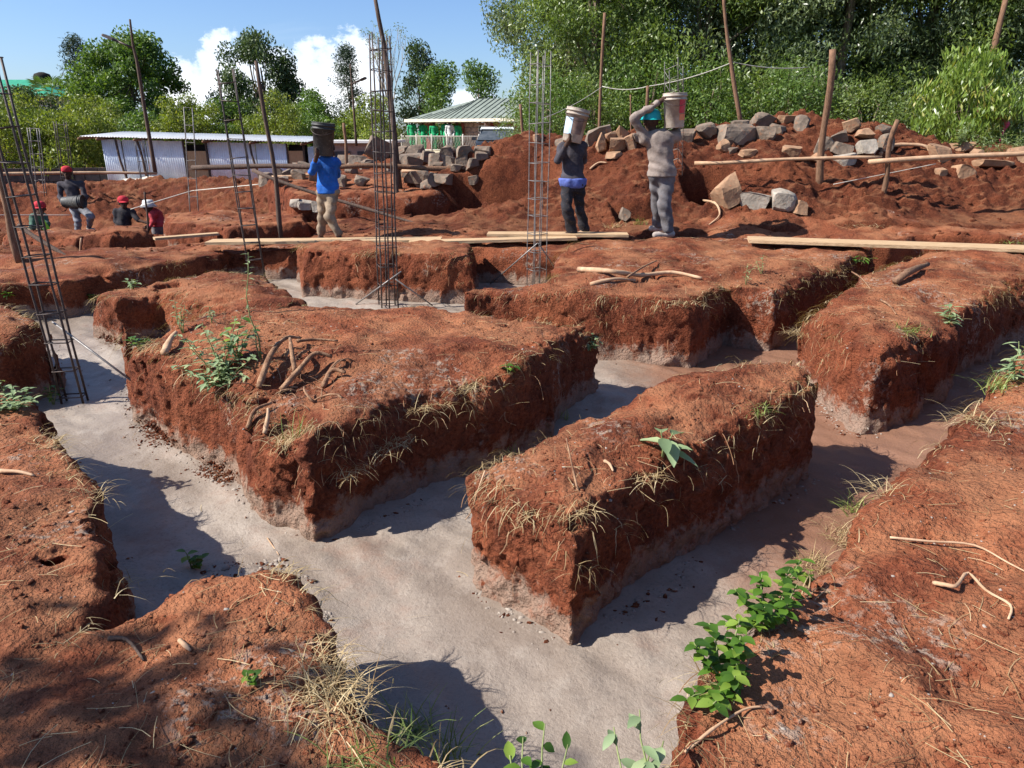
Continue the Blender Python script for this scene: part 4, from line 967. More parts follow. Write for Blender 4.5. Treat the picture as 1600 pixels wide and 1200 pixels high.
# --- low outbuilding, pale blue sheet fence and parked car behind the heap
def outbuilding():
    D = 37; a, b = aty(508, 223, D), aty(612, 226, D); e = thing('outbuilding', 'low grey outbuilding with flat white roof behind the stone pile', 'building', ((a.x + b.x) / 2, D + 1.5, -.6))
    part('wall', *box(((a.x + b.x) / 2, D + 1.5, (a.z - .6) / 2), (b.x - a.x, 3, a.z + .55)), M['mortar'], e, smooth=False)
    part('roof', *box(((a.x + b.x) / 2, D + 1.4, a.z + .05), (b.x - a.x + .5, 3.6, .12)), M['white'], e, smooth=False)
    for x in (.25, .6): part('window', *box((a.x + (b.x - a.x) * x, D - .02, a.z - .7), (.8, .08, .6)), M['glass'], e, smooth=False)
outbuilding()
def car():
    D = 31; c = aty(776, 232, D); zg = .25; e = thing('car', 'dark car with a pale roof parked behind the red heap near the house', 'car', (c.x, D, zg)); x = c.x
    metal('car_paint', (.03, .035, .045), (.05, .055, .065), .3, .3); cloth('tyre', (.03, .03, .03)); M['amber'] = rough_mat('amber_lens', (.75, .30, .03), (.85, .4, .05), 4, .3, .001)
    def slab(pr, w):                                                 # side profile (y,z) swept across the width, tapering up
        V, F = [], []; n = len(pr)
        for s in (-1, 1):
            for (yy, zz, k) in pr: V.append((x + s * w / 2 * k, D + yy, zg + zz))
        for i in range(n): q = (i + 1) % n; F.append((i, q, n + q, n + i))
        F += [tuple(range(n))[::-1], tuple(range(n, 2 * n))]; return V, F
    body = part('body', *slab([(-.05, .35, 1), (0, .75, 1), (.25, .9, 1), (1.0, 1.0, 1), (3.9, 1.0, 1), (4.2, .8, 1), (4.2, .35, 1)], 1.75), M['car_paint'], e, smooth=False)
    part('cabin', *slab([(.75, 1.0, .96), (1.35, 1.42, .80), (3.2, 1.44, .80), (3.85, 1.0, .96)], 1.72), M['glass'], e, smooth=False)
    part('roof', *slab([(1.30, 1.42, .84), (1.6, 1.52, .78), (2.9, 1.52, .78), (3.25, 1.43, .84)], 1.72), M['sheet'], e, smooth=False)
    for s in (-1, 1):
        part('headlight', *box((x + s * .66, D - .02, zg + .72), (.30, .1, .16)), M['amber' if s < 0 else 'white'], e, smooth=False)
        for yy in (.75, 3.4):
            w = part('wheel', *tube([(x + s * .70, D + yy, zg + .32), (x + s * .90, D + yy, zg + .32)], .32, 18), M['tyre'], e); part('rim', *tube([(x + s * .885, D + yy, zg + .32), (x + s * .91, D + yy, zg + .32)], .19, 14), M['sheet'], w)
        part('mirror', *box((x + s * .98, D + 1.05, zg + 1.05), (.18, .1, .13)), M['car_paint'], e, smooth=False)
    part('windscreen_frame', *tube([(x - .74, D + .98, zg + 1.1), (x - .66, D + 1.3, zg + 1.41), (x + .66, D + 1.3, zg + 1.41), (x + .74, D + .98, zg + 1.1)], .03, 5), M['car_paint'], body)
car()
def blue_sheet():
    a, b = aty(800, 212, 26), aty(838, 212, 26); e = thing('sheet_fence', 'short pale blue metal sheet fence right of the parked car', 'fence', ((a.x + b.x) / 2, 26, .2))
    for i in range(2):
        p, q = a.lerp(b, i / 2), a.lerp(b, (i + .98) / 2); part('sheet', *corrugated((p.x, 26, 0), (q.x, 26, 0), .2, a.z), M['sheet_blue'], e)
    part('top_rail', *tube([(a.x - .05, 26, a.z + .02), (b.x + .05, 26, a.z + .02)], .03, 5), M['white'], e)
blue_sheet()
# --- street lamps on crooked poles
def lamp(label, base, pts, arm, r0):
    e = thing('street_lamp', label, 'street lamp', base); P = [Vector(p) for p in pts]
    Q = []
    for i in range(len(P) - 1): Q += [P[i].lerp(P[i + 1], k / 4) for k in range(4)]
    Q.append(P[-1]); part('pole', *tube(Q, [r0 * (1 - .55 * i / (len(Q) - 1)) for i in range(len(Q))], 7), M['bark_dark'], e)
    a, b = Vector(arm[0]), Vector(arm[1]); part('arm', *tube([a, a.lerp(b, .55)], .04, 6), M['steel'], e)
    c = a.lerp(b, .72); d = (b - a).normalized(); s = d.cross(Vector((0, 1, 0))).normalized(); V = []; L = (b - a).length * .52; yv = Vector((0, 1, 0))
    for q, w in ((-.5, .4), (-.2, 1), (.4, 1), (.5, .5)):
        m = c + d * L * q; V += [m + yv * .13 * w + s * .04 * w, m - yv * .13 * w + s * .04 * w, m - yv * .11 * w - s * .05 * w, m + yv * .11 * w - s * .05 * w]
    F = [(4 * i + k, 4 * i + (k + 1) % 4, 4 * i + 4 + (k + 1) % 4, 4 * i + 4 + k) for i in range(3) for k in range(4)] + [(3, 2, 1, 0), (12, 13, 14, 15)]
    part('lamp_head', V, F, M['steel'], e, smooth=False)
y = 27.5
lamp('crooked dark pole with a lamp arm pointing left, in front of the metal shed', aty(243, 269, y), [aty(243, 271, y), aty(226, 170, y), aty(214, 95, y), aty(208, 72, y), aty(203, 30, y)], (aty(208, 75, y), aty(159, 54, y)), .075)
y = 34
lamp('straight thin pole with a lamp arm pointing right, before the pointed conifer', aty(556, 222, y), [aty(557, 228, y), aty(552, 160, y), aty(547, 100, y)], (aty(550, 131, y), aty(573, 121, y)), .06)

# ================================================================== SITE
# --- stones
def stones(group, items):
    for it in items: stone(*it[:4], it[4], mat=it[5] if len(it) > 5 else 'stone', group=group, tilt=it[6] if len(it) > 6 else 0, depth=it[7] if len(it) > 7 else .8)
G1 = 'stones piled beyond the excavation'
pile = [(492, 240, 30, 30), (530, 234, 40, 28), (562, 230, 46, 40, .5), (592, 240, 36, 30, .3), (545, 252, 40, 15), (636, 227, 20, 16), (650, 240, 30, 24), (640, 255, 38, 24), (668, 250, 22, 20), (697, 240, 22, 18), (682, 252, 20, 18), (725, 242, 26, 18), (700, 254, 20, 20), (650, 279, 36, 18), (692, 281, 28, 14), (670, 290, 24, 12), (612, 226, 20, 14), (604, 238, 20, 14), (722, 255, 20, 16), (738, 258, 18, 14), (756, 237, 26, 12), (753, 248, 22, 13), (575, 258, 20, 12), (470, 262, 22, 12), (440, 283, 22, 12), (515, 262, 20, 14), (635, 272, 18, 12)]
look = ['rough grey-brown boulder', 'dark angular stone', 'tall tilted slab', 'broken grey stone', 'long flat slab', 'small rounded stone', 'blocky stone']
pile_s = sorted(range(len(pile)), key=lambda i: pile[i][0])
for n_, i in enumerate(pile_s):
    it = pile[i]; w, h = it[2], it[3]
    lk = 'long flat slab' if w > 2.3 * h else ('tall tilted slab' if len(it) > 4 else ('large rough boulder' if w * h > 800 else ('mid-sized angular stone' if w * h > 380 else 'small stone')))
    stone(*it[:4], f'{lk}, {ORD[n_]} stone from the left in the pile behind the blue-shirted man', 'stone', G1, tilt=it[4] if len(it) > 4 else 0)
rq = random.Random(3)
for n_ in range(24):
    px, py = 420 + n_ * 14 + rq.uniform(-5, 5), rq.choice((236, 246, 262, 274, 284)) + rq.uniform(-4, 4); w = rq.uniform(12, 24)
    stone(px, py, w, w * rq.uniform(.6, .95), f'small dark stone, {ORD[n_]} from the left among the smaller stones strewn before the house', 'stone', 'smaller stones strewn before the house', tilt=rq.uniform(-.5, .5))
G2 = 'stones lying on the red spoil heap'
for it in [(935, 214, 38, 20, 'long grey slab at the back of the pile between the two white-bucket carriers', 'stone', -.3), (970, 212, 24, 20, 'square-cut brown block, topmost of the pile between the white-bucket carriers', 'stone_brown', .5),
    (952, 217, 16, 16, 'small brown stone wedged in the middle of the pile between the carriers', 'stone_brown'), (939, 228, 15, 20, 'upright reddish block at the left foot of the pile between the carriers', 'stone_brown', .3),
    (964, 230, 30, 20, 'largest sunlit tan block in the pile between the carriers', 'stone_brown', .1), (986, 224, 18, 20, 'rounded tan block at the right end of the pile between the carriers', 'stone_brown', -.3), (958, 243, 22, 10, 'flat pale stone lying below the pile of tan blocks', 'stone_brown'),
    (996, 218, 20, 14, 'shaded stone half hidden behind the left arm of the man in the teal helmet'), (874, 224, 15, 10, 'small stone left of the dark-jacketed man at the heap top'), (838, 217, 11, 10, 'small reddish stone on the heap behind the pale rebar cage', 'stone_brown'),
    (1072, 215, 32, 20, 'grey stone just right of the man in the teal helmet'), (1150, 212, 62, 26, 'largest flat grey slab on the heap, right of the teal-helmeted man', 'stone'), (1108, 205, 26, 24, 'leaning stone at the left end of the large flat slab', 'stone', -.6),
    (1156, 195, 24, 12, 'rounded stone resting behind the large flat slab'), (1190, 192, 32, 22, 'big angular stone at the right above the large flat slab', 'stone', .3), (1197, 212, 26, 20, 'blocky stone at the right end of the large flat slab'),
    (1130, 230, 18, 13, 'pale small stone below the left part of the large flat slab', 'stone_brown', -.5), (1145, 236, 13, 10, 'tiny stone below the large flat slab'), (1172, 240, 30, 9, 'thin flat stone below the right part of the large flat slab', 'stone_brown'),
    (1252, 195, 20, 18, 'dark stone near the heap top left of the stout post'), (1232, 187, 30, 12, 'brown stone on the skyline of the heap left of the stout post', 'stone_brown'), (1214, 202, 20, 14, 'grey stone in the hollow left of the stout post'),
    (1330, 200, 26, 18, 'tilted brown slab near the heap top right of the stout post', 'stone_brown', -.5), (1312, 217, 26, 15, 'flat dark slab right beside the stout post', 'stone', -.4), (1290, 228, 26, 20, 'stone directly behind the stout post'),
    (1312, 236, 28, 20, 'grey angular stone right of the stout post, upper of two touching', 'stone', .3), (1322, 250, 28, 20, 'grey angular stone right of the stout post, lower of two touching', 'stone_grey', -.3), (1352, 233, 30, 20, 'pointed grey stone midway between the stout post and the short post', 'stone_grey'),
    (1386, 224, 24, 20, 'stone just left of the top of the short leaning post'), (1350, 211, 24, 11, 'flat brown stone high on the heap between the two posts', 'stone_brown'), (1380, 201, 24, 13, 'stone at the right shoulder of the heap'), (1280, 246, 20, 12, 'pale stone left of the foot of the stout post', 'stone_brown'),
    (1236, 239, 28, 17, 'tan angular stone left of the stout post below the skyline', 'stone_brown', .2), (1136, 305, 46, 34, 'big brown block tilted on the slope below the horizontal pole', 'stone_brown', -.5), (1181, 318, 52, 24, 'long grey slab at the foot of the heap', 'stone_grey'),
    (1224, 315, 36, 26, 'pale grey block at the foot of the heap right of the long slab', 'stone_grey', .15), (1250, 326, 28, 18, 'brownish stone at the foot of the heap, right of the pale grey block', 'stone_brown'), (977, 337, 17, 17, 'small grey stone on the slope between the carriers', 'stone', .3),
    (1470, 243, 34, 22, 'brown stone right of the short leaning post above the horizontal pole', 'stone_brown'), (1502, 232, 32, 13, 'flat stone below the light green bush', 'stone_brown'), (1528, 240, 18, 10, 'reddish stone right below the light green bush', 'stone_brown'),
    (1471, 270, 15, 12, 'small stone under the horizontal pole at right', 'stone_brown'), (1503, 270, 32, 19, 'rounded brown stone under the right-hand horizontal pole', 'stone_brown'), (1545, 258, 44, 14, 'wide flat stone under the right-hand horizontal pole', 'stone_brown'), (1592, 244, 34, 20, 'pale stone at the right edge above the pole', 'stone_brown')]:
    stone(*it[:4], it[4], it[5] if len(it) > 5 else 'stone', G2, tilt=it[6] if len(it) > 6 else 0)
for px, py, lb in ((463, 318, 'left'), (480, 321, 'middle'), (495, 323, 'right')):
    p, _ = hit(px, py + 5); V, F = stone_geo(px, .20, .18, .15, 2); o = solo('building_block', V + np.array(p) + [0, 0, .06], F, M['stone_grey'], f'cut grey building block, {lb} of the three left of the blue-shirted man', 'block', 'cut building blocks', smooth=False)

# --- wooden poles
def pp(name, label, p0, p1, y0, y1, r0, r1, mat='bark', seed=0, amp=.03, sink=.15, cat='pole'):
    a, b = aty(*p0, y0), aty(*p1, y1); d = (b - a).normalized(); return pole(name, label, a - d * sink, b, r0, r1, mat, seed, amp, cat=cat)
pp('wooden_pole', 'tall crooked dark pole left of the blue-shirted man', (438, 362), (400, 95), 10.9, 10.9, .036, .026, 'bark_dark', 1, .03)
def tall_pole():
    P = [aty(626, 298, 13.6), aty(620, 250, 13.6), aty(613, 175, 13.6), aty(605, 110, 13.6), aty(600, 70, 13.6), aty(592, 30, 13.6), aty(583, -20, 13.6)]
    P[0] = P[0] - Vector((0, 0, .2)); V, F = tube(P, [.05, .05, .048, .045, .04, .036, .03], 8); solo('wooden_pole', V, F, M['bark_dark'], 'tallest crooked pole running out of the top of the picture behind the dark cage', 'pole')
tall_pole()
pp('wooden_post', 'thick short post leaning against the tallest crooked pole', (619, 298), (616, 220), 13.3, 13.5, .05, .045, 'bark_dark', 22, .02, cat='post')
pp('wooden_post', 'short brown post among the stones right of the blue-shirted man', (541, 264), (537, 192), 15.5, 15.5, .035, .03, 'bark', 3, .02, cat='post')
pp('wooden_pole', 'thin straight brown pole left of the teal helmet', (936, 207), (945, 20), 16.0, 16.0, .035, .028, 'bark', 4, .03)
pp('wooden_pole', 'leaning brown pole that carries the rope, right of the teal helmet', (1158, 194), (1131, -25), 15.5, 15.5, .045, .03, 'bark', 5, .05)
pp('wooden_post', 'stout upright post in front of the red heap', (1282, 289), (1301, 77), 11.6, 11.3, .058, .048, 'bark', 6, .025, cat='post')
pp('wooden_post', 'short leaning post right of the stout one', (1380, 303), (1403, 187), 11.2, 11.0, .042, .036, 'bark', 7, .03, cat='post')
pp('tree_trunk', 'bare leaning trunk rising behind the light green bush', (1536, 130), (1575, -15), 18.6, 18.6, .08, .06, 'bark', 8, .06, sink=2.2, cat='trunk')
pp('wooden_post', 'short brown stub behind the raised arm of the teal-helmeted man', (1012, 200), (1012, 134), 15.5, 15.5, .035, .03, 'bark', 9, .01, cat='post')
pp('wooden_post', 'thin stake left of the raised arm of the teal-helmeted man', (988, 215), (985, 148), 15.2, 15.2, .017, .014, 'bark', 10, .01, cat='post')
pp('wooden_post', 'brown stake on the heap left of the pale rebar cage', (818, 225), (813, 163), 14.6, 14.6, .028, .026, 'bark', 11, .01, cat='post')
pp('wooden_pole', 'brown pole leaning at the left edge behind the leaning cage', (28, 393), (-8, 225), 8.6, 8.6, .045, .04, 'bark', 12, .03)
pp('wooden_stake', 'thin stake with a string in front of the trench worker with the white hat', (231, 352), (226, 300), 15.0, 15.0, .022, .02, 'bark_dark', 13, .01, cat='stake')
pp('wooden_pole', 'dark horizontal pole level with the waist of the shed, left length', (300, 262), (505, 263), 14.0, 13.4, .045, .04, 'bark_dark', 14, .03, sink=0)
pp('wooden_pole', 'horizontal pole fixed across the tall cage behind the blue-shirted man', (497, 263), (735, 265), 13.3, 13.8, .04, .045, 'bark', 15, .03, sink=0)
pp('wooden_pole', 'pale peeled horizontal pole left of the blue-shirted man', (425, 277), (505, 270), 14.6, 14.6, .03, .028, 'pale_wood', 16, .02, sink=0)
pp('wooden_pole', 'pale thin pole over the stones right of the tallest cage', (628, 267), (722, 270), 14.6, 14.6, .03, .022, 'pale_wood', 17, .03, sink=0)
pp('wooden_pole', 'pinkish stick slanting over the stones below the pale thin pole', (640, 288), (690, 272), 14.4, 14.6, .03, .02, 'pale_wood', 18, .02, sink=0)
pp('wooden_pole', 'long thin pole slanting down behind the legs of the blue-shirted man', (395, 266), (682, 358), 12.4, 11.4, .03, .022, 'bark_dark', 19, .04, sink=0)
pp('wooden_pole', 'thin horizontal pole nailed to the stout post', (1085, 255), (1378, 246), 11.5, 11.1, .026, .022, 'pale_wood', 20, .02, sink=0)
pp('wooden_pole', 'thicker horizontal pole reaching the right edge from the short leaning post', (1357, 253), (1660, 236), 11.0, 10.8, .036, .032, 'pale_wood', 21, .015, sink=0)
pp('wooden_pole', 'long pale horizontal pole in front of the dark wall at left', (-40, 272), (245, 271), 22, 23.5, .045, .04, 'pale_wood', 23, .02, sink=0)
pp('wooden_pole', 'dark slanting prop behind the leaning cage at left', (30, 352), (122, 413), 9.4, 9.0, .028, .026, 'bark_dark', 24, .02, sink=0)
pp('wooden_stake', 'small pale peg below the walking worker at left', (125, 408), (127, 372), 9.9, 9.9, .012, .012, 'pale_wood', 25, .005, cat='stake')

# --- ropes and strings
y = 15.8
string('rope', 'pale twisted rope slung from the thin straight pole to the leaning pole', [aty(941, 135, y), aty(1012, 135, 15.6), aty(1145, 97, 15.5), aty(1262, 105, 17)], .009, sag=.06)
string('wire', 'thin wire running down left from the thin straight pole', [aty(940, 136, y), aty(848, 185, 14.5)], .006, sag=.05)
string('string', 'pale builder\'s line from the stout post to the right-hand stones', [aty(1302, 288, 11.2), aty(1462, 256, 11.4)], .006, cat='string')
string('string', 'builder\'s line from the stake by the white-hatted worker toward the shed', [aty(204, 327, 15.2), aty(300, 298, 15.5), aty(405, 288, 14)], .009, cat='string')
string('string', 'builder\'s line at knee height of the walking worker at left', [aty(-20, 336, 13), aty(110, 336, 14)], .008, cat='string')

# --- rebar cages
def cage(label, p0, z0, p1, w, **k):
    a = at(*p0, z0) if not k.get('y') else aty(*p0, k['y']); yy = k.pop('y', None); y1 = k.pop('y1', None) or a.y
    rebar_cage(label, a, aty(*p1, y1), w, **k)
cage('leaning ladder-like rebar cage at the left edge, standing in the concrete', (118, 634), FLOOR - .02, (-22, 90), .145, bars=4, spacing=.205, r=.0085, rz=.10, tie=.005, depth=.075, y1=4.9)
cage('dark rebar cage in front of the shed, second from the left among the tall ones', (403, 440), FLOOR, (352, 108), .19, bars=4, spacing=.215, r=.0085, rz=.15, depth=.07, tie=.0065)
cage('tall dark rebar cage behind the big earth block, crossed by a horizontal pole', (607, 482), FLOOR, (594, 70), .18, bars=6, spacing=.20, r=.0085, rz=.35, ext=.12, tie=.005)
cage('pale thin rebar cage left of the man in the dark jacket', (838, 457), FLOOR, (845, 100), .17, bars=6, spacing=.21, r=.0055, mat='steel_pale', rz=.5, ext=.15, tie=.004)
cage('pale rebar cage standing behind the man in the teal helmet', (1054, 337), .2, (1053, 100), .20, bars=4, spacing=.22, r=.0065, mat='steel_pale', rz=.3, tie=.004, y1=10.9)
cage('faint rebar cage left of the walking worker with the red cap', (64, 306), -.4, (52, 200), .20, bars=4, spacing=.3, r=.011, mat='steel_pale', rz=.3, y=18.5)
cage('faint rebar cage rising behind the red cap of the walking worker', (108, 300), -.4, (94, 190), .22, bars=4, spacing=.3, r=.011, mat='steel', rz=.3, y=18.6)
cage('small rebar cage standing against the left sheets of the shed', (228, 290), -.4, (217, 222), .20, bars=4, spacing=.3, r=.011, mat='steel', rz=.3, y=22.5)
cage('thin rebar cage in front of the first plywood door of the shed', (304, 340), -.4, (294, 168), .16, bars=4, spacing=.35, r=.010, mat='steel_pale', rz=.4, y=15.5)
# tie bars bracing the cages
for lab, a, b in (('thin steel brace running from the leaning cage down to the big earth block', aty(82, 503, 5.0), hit(204, 594)[0]), ('thin steel brace left of the tall dark cage foot', f(556, 478) + (FLOOR + .02,), aty(627, 424, 7.8)),
                  ('thin steel brace right of the tall dark cage foot', aty(618, 436, 7.8), f(676, 480) + (FLOOR + .02,)), ('thin steel brace left of the pale cage foot', f(766, 446) + (FLOOR + .02,), aty(840, 380, 8.5)), ('thin steel brace right of the pale cage foot', aty(842, 381, 8.5), f(876, 445) + (FLOOR + .1,))):
    V, F = tube([a, b], .008, 5); solo('steel_brace', V, F, M['steel_pale'], lab, 'brace')

# --- planks
def walk(label, p0, p1, width, seed, y0, y1, **k):
    a, b = aty(*p0, y0), aty(*p1, y1); up = 0.0
    for i in range(25):                                     # lay it on the highest ground it crosses
        q = a.lerp(b, i / 24); up = max(up, drop(q.x, q.y, 1.3)[0].z - q.z)
    plank(label, a + Vector((0, 0, up)), b + Vector((0, 0, up)), width, seed=seed, **k)
walk('wide pale plank walkway under the feet of the blue-shirted man', (328, 389), (690, 385), .32, 1, 9.75, 9.85)
walk('plank continuing the walkway between the tall dark cage and the pale cage', (640, 387), (900, 380), .22, 2, 9.62, 9.75)
walk('pale plank under the feet of the man in the dark jacket', (762, 378), (980, 379), .28, 3, 10.0, 9.9)
plank('long sunlit plank bridging the trench at the right edge', at(1168, 383, .30), at(1680, 401, .30), .36, seed=4, lift=.05)
plank('narrow plank lying left of the walkway beside the earth lump', at(242, 381, .0), at(342, 373, .0), .16, seed=5, lift=.06)
plank('small plank lying in front of the white-hatted worker', at(272, 362, -.02), at(350, 362, -.02), .20, seed=6, lift=.12)
plank('small offcut of plank behind the long sunlit plank', at(1150, 381, .25), at(1215, 379, .25), .16, seed=7, lift=.02, mat='pale_wood')

# --- logs, roots, sticks
def stick(name, label, pxs, r, mat='root', lift=.01, cat='stick'):
    P = []
    for q in pxs:
        p, nn = hit(q[0], q[1]); P.append(p + Vector((0, 0, lift + (q[2] if len(q) > 2 else 0))))
    Q = []
    for i in range(len(P) - 1):
        p0, p1, p2, p3 = P[max(i - 1, 0)], P[i], P[i + 1], P[min(i + 2, len(P) - 1)]
        for k in range(4):
            s = k / 4; Q.append(.5 * ((2 * p1) + (p2 - p0) * s + (2 * p0 - 5 * p1 + 4 * p2 - p3) * s * s + (3 * p1 - p0 - 3 * p2 + p3) * s ** 3))
    Q.append(P[-1]); m = len(Q); rr = random.Random(pxs[0][0])
    V, F = tube(Q, [r * (1 - .55 * i / m) * rr.uniform(.85, 1.15) for i in range(m)], 7); return solo(name, V, F, M[mat], label, cat)
stick('root', 'thick arched root on the left of the root tangle on the big block', [(405, 608), (425, 570, .05), (448, 548, .07), (470, 538, .03)], .019, cat='root')
stick('root', 'forked root across the middle of the root tangle', [(440, 612), (470, 592, .05), (495, 575, .08), (520, 568, .03)], .020, cat='root')
stick('root', 'stub of root standing up in the middle of the tangle', [(462, 590, .02), (458, 570, .10), (456, 556, .10)], .016, cat='root')
stick('root', 'short curved root at the right of the tangle', [(505, 608), (520, 594, .05), (540, 590, .02)], .017, cat='root')
stick('root', 'root lying along the top of the tangle', [(466, 545, .04), (495, 540, .03), (528, 535)], .012, cat='root')
stick('root', 'small root bent over the pit below the tangle', [(388, 672), (400, 652, .03), (425, 638, .02)], .014, cat='root')
stick('root', 'pale broken root end left of the tangle pit', [(414, 680), (420, 668, .04), (421, 655, .05)], .014, 'pale_wood', cat='root')
stick('root', 'thin root right of the tangle, half buried', [(510, 590), (528, 575, .03), (540, 566)], .010, cat='root')
stick('log', 'short weathered log end lying on the left edge of the big block', [(258, 556), (268, 543, .03), (277, 531, .03)], .026, 'pale_wood', .02, cat='log')
stick('log', 'brown log lying on the long right-hand block', [(1397, 446), (1420, 434, .03), (1448, 421, .02)], .040, 'bark', .03, cat='log')
stick('branch', 'long pale branch lying on the middle block', [(905, 424), (950, 432, .03), (1000, 438, .03), (1050, 432, .02), (1096, 438)], .028, 'pale_wood', .02, cat='branch')
stick('branch', 'cut branch below the long pale branch on the middle block', [(922, 446), (960, 441, .02), (992, 440)], .020, 'pale_wood', .01, cat='branch')
stick('branch', 'thin bare branch forking off the long pale branch', [(980, 440, .03), (1005, 428, .06), (1026, 412, .02)], .012, 'root', .01, cat='branch')
stick('root', 'looped pale root lying on the right bank', [(1458, 913), (1475, 925, .02), (1492, 926, .02), (1510, 906, .02), (1540, 925), (1578, 948), (1575, 970)], .007, 'pale_wood', .006, cat='root')
stick('stick', 'long pale stalk lying along the upper right bank', [(1390, 842), (1450, 852, .01), (1520, 858, .01), (1575, 882), (1610, 900)], .005, 'pale_wood', .006)
stick('stick', 'long thin stalk on the lower right bank beside the vine', [(1070, 1180), (1110, 1150, .01), (1160, 1118, .01), (1190, 1108)], .005, 'pale_wood', .008)
stick('stick', 'dark thin twig on the lower left bank', [(170, 1000), (200, 1006, .01), (225, 1034)], .007, 'bark_dark', .005)
stick('stick', 'pale splinter of wood on the lower left bank', [(281, 1003), (292, 1013), (298, 1019)], .008, 'pale_wood', .006)
stick('stick', 'short stick on the left bank near the edge of the picture', [(0, 738), (30, 742, .01), (54, 745)], .010, 'pale_wood', .006)
stick('stick', 'slim stick poking up on the front block', [(905, 768, -.02), (892, 742, .06), (884, 718, .10)], .006, 'root', .0)
stick('stick', 'pale twig on the front block left of the leafy weed', [(944, 722), (952, 730, .01), (958, 738)], .008, 'pale_wood', .006)
stick('root', 'root dangling in the shade from the edge of the big block', [(775, 597, .01), (790, 615, -.05), (789, 640, -.08), (806, 655, -.06)], .006, 'root', .02, cat='root')
stick('root', 'thin pale root trailing from the left corner of the front block', [(758, 742, .01), (745, 775, .0), (738, 800, .0), (727, 815, 0)], .004, 'pale_wood', .01, cat='root')
stick('stick', 'straw stalk lying on the wet concrete', [(418, 842), (425, 852), (436, 868)], .004, 'pale_wood', .004)
stick('root', 'curved root on the slope right of the teal-helmeted man', [(1098, 316, .02), (1117, 325, .06), (1124, 340, .03), (1108, 352)], .020, 'pale_wood', .01, cat='root')
stick('branch', 'pale forked branch on the red heap between the carriers', [(922, 266), (935, 258, .02), (948, 257, .01)], .020, 'pale_wood', .02, cat='branch')
stick('branch', 'bent branch on the heap crest right of the short leaning post', [(1375, 243), (1395, 234, .05), (1440, 235, .06), (1452, 238)], .040, 'pale_wood', .02, cat='branch')
for k, (a, b) in enumerate((((1330, 425), (1360, 452)), ((1376, 470), (1400, 492)))):
    stick('stick', ('left' if k == 0 else 'right') + ' of two short sticks on the end of the long right-hand block', [a, ((a[0] + b[0]) / 2, (a[1] + b[1]) / 2, .02), b], .009, 'root', .005)

# ================================================================== PEOPLE
for nm, c in (('skin', (.075, .042, .030)), ('cloth_blue', (.022, .115, .42)), ('cloth_khaki', (.27, .205, .145)), ('cloth_dark', (.055, .05, .06)), ('cloth_taupe', (.235, .19, .165)), ('cloth_grey', (.135, .125, .13)), ('cloth_black', (.028, .027, .032)),
              ('cloth_red', (.38, .045, .055)), ('cloth_cap', (.50, .035, .05)), ('cloth_jeans', (.21, .215, .24)), ('cloth_white', (.62, .62, .60)), ('cloth_green', (.02, .33, .13)), ('cloth_hivis', (.35, .80, .06)), ('cloth_dgreen', (.06, .12, .09)),
              ('cloth_waist', (.10, .14, .40)), ('shoe_tan', (.36, .24, .16)), ('shoe_grey', (.38, .32, .28)), ('cloth_pink', (.62, .10, .20))): cloth(nm, c)
M['helmet'] = rough_mat('teal_plastic', (.0, .27, .28), (.01, .34, .34), 4, .35, .001, spec=.5)
M['bucket_black'] = rough_mat('black_plastic', (.025, .025, .026), (.06, .058, .055), 5, .55, .002, c3=(.16, .145, .13)); M['bucket_white'] = rough_mat('cement_splashed_white_plastic', (.24, .19, .15), (.47, .41, .345), 7, .6, .004, c3=(.35, .25, .18))
M['label_blue'] = rough_mat('blue_print', (.30, .45, .62), (.50, .62, .72), 9, .5, .001, c3=(.6, .6, .58)); M['label_red'] = rough_mat('red_print', (.48, .03, .05), (.60, .06, .07), 9, .5, .001); M['label_brown'] = rough_mat('dark_print', (.10, .06, .05), (.24, .16, .13), 9, .5, .001); M['label_orange'] = rough_mat('orange_print', (.65, .16, .06), (.70, .26, .12), 9, .5, .001)

def bucket(label, c, r, h, mat, tilt=(0, 0), patches=(), content=True):
    e = thing('bucket', label, 'bucket', c); c = Vector(c)
    prof = [(r * .80, 0), (r * .83, .01), (r * .95, h * .80), (r * 1.05, h * .80), (r * 1.05, h * .83), (r * .97, h * .84), (r * .98, h * .90), (r * 1.07, h * .90), (r * 1.07, h * .93), (r * 1.0, h * .95), (r * 1.04, h * .985), (r * 1.04, h), (r * .96, h), (r * .93, h * .88), (r * .5, h * .90), (.005, h * .91)]
    V, F = lathe(prof, c, 30, tilt); part('shell', V, F, M[mat], e)
    Rm = Matrix.Rotation(tilt[0], 3, 'Y') @ Matrix.Rotation(tilt[1], 3, 'X')
    pts = []
    for k in range(9): a = math.pi * k / 8; pts.append(c + Rm @ Vector((r * 1.08 * math.cos(a), -r * .55 * math.sin(a) - r * .75 * math.sin(a), h * .86 - .10 * math.sin(a))))
    part('handle', *tube(pts, .004, 5), M['steel'], e)
    for nm_, a0, a1, z0, z1, m in patches:
        V, F = [], []; n = 8
        for i in range(n + 1):
            a = a0 + (a1 - a0) * i / n
            for z in (z0, z1): q = r * (.83 + .12 * z / .8) + .004; V.append(c + Rm @ Vector((q * math.cos(a), q * math.sin(a), z * h)))
        F = [(2 * i, 2 * i + 2, 2 * i + 3, 2 * i + 1) for i in range(n)]; part(nm_, V, F, M[m], e)
    return e

def foot_at(px, py, y, z=None):
    v = aty(px, py, y); return v
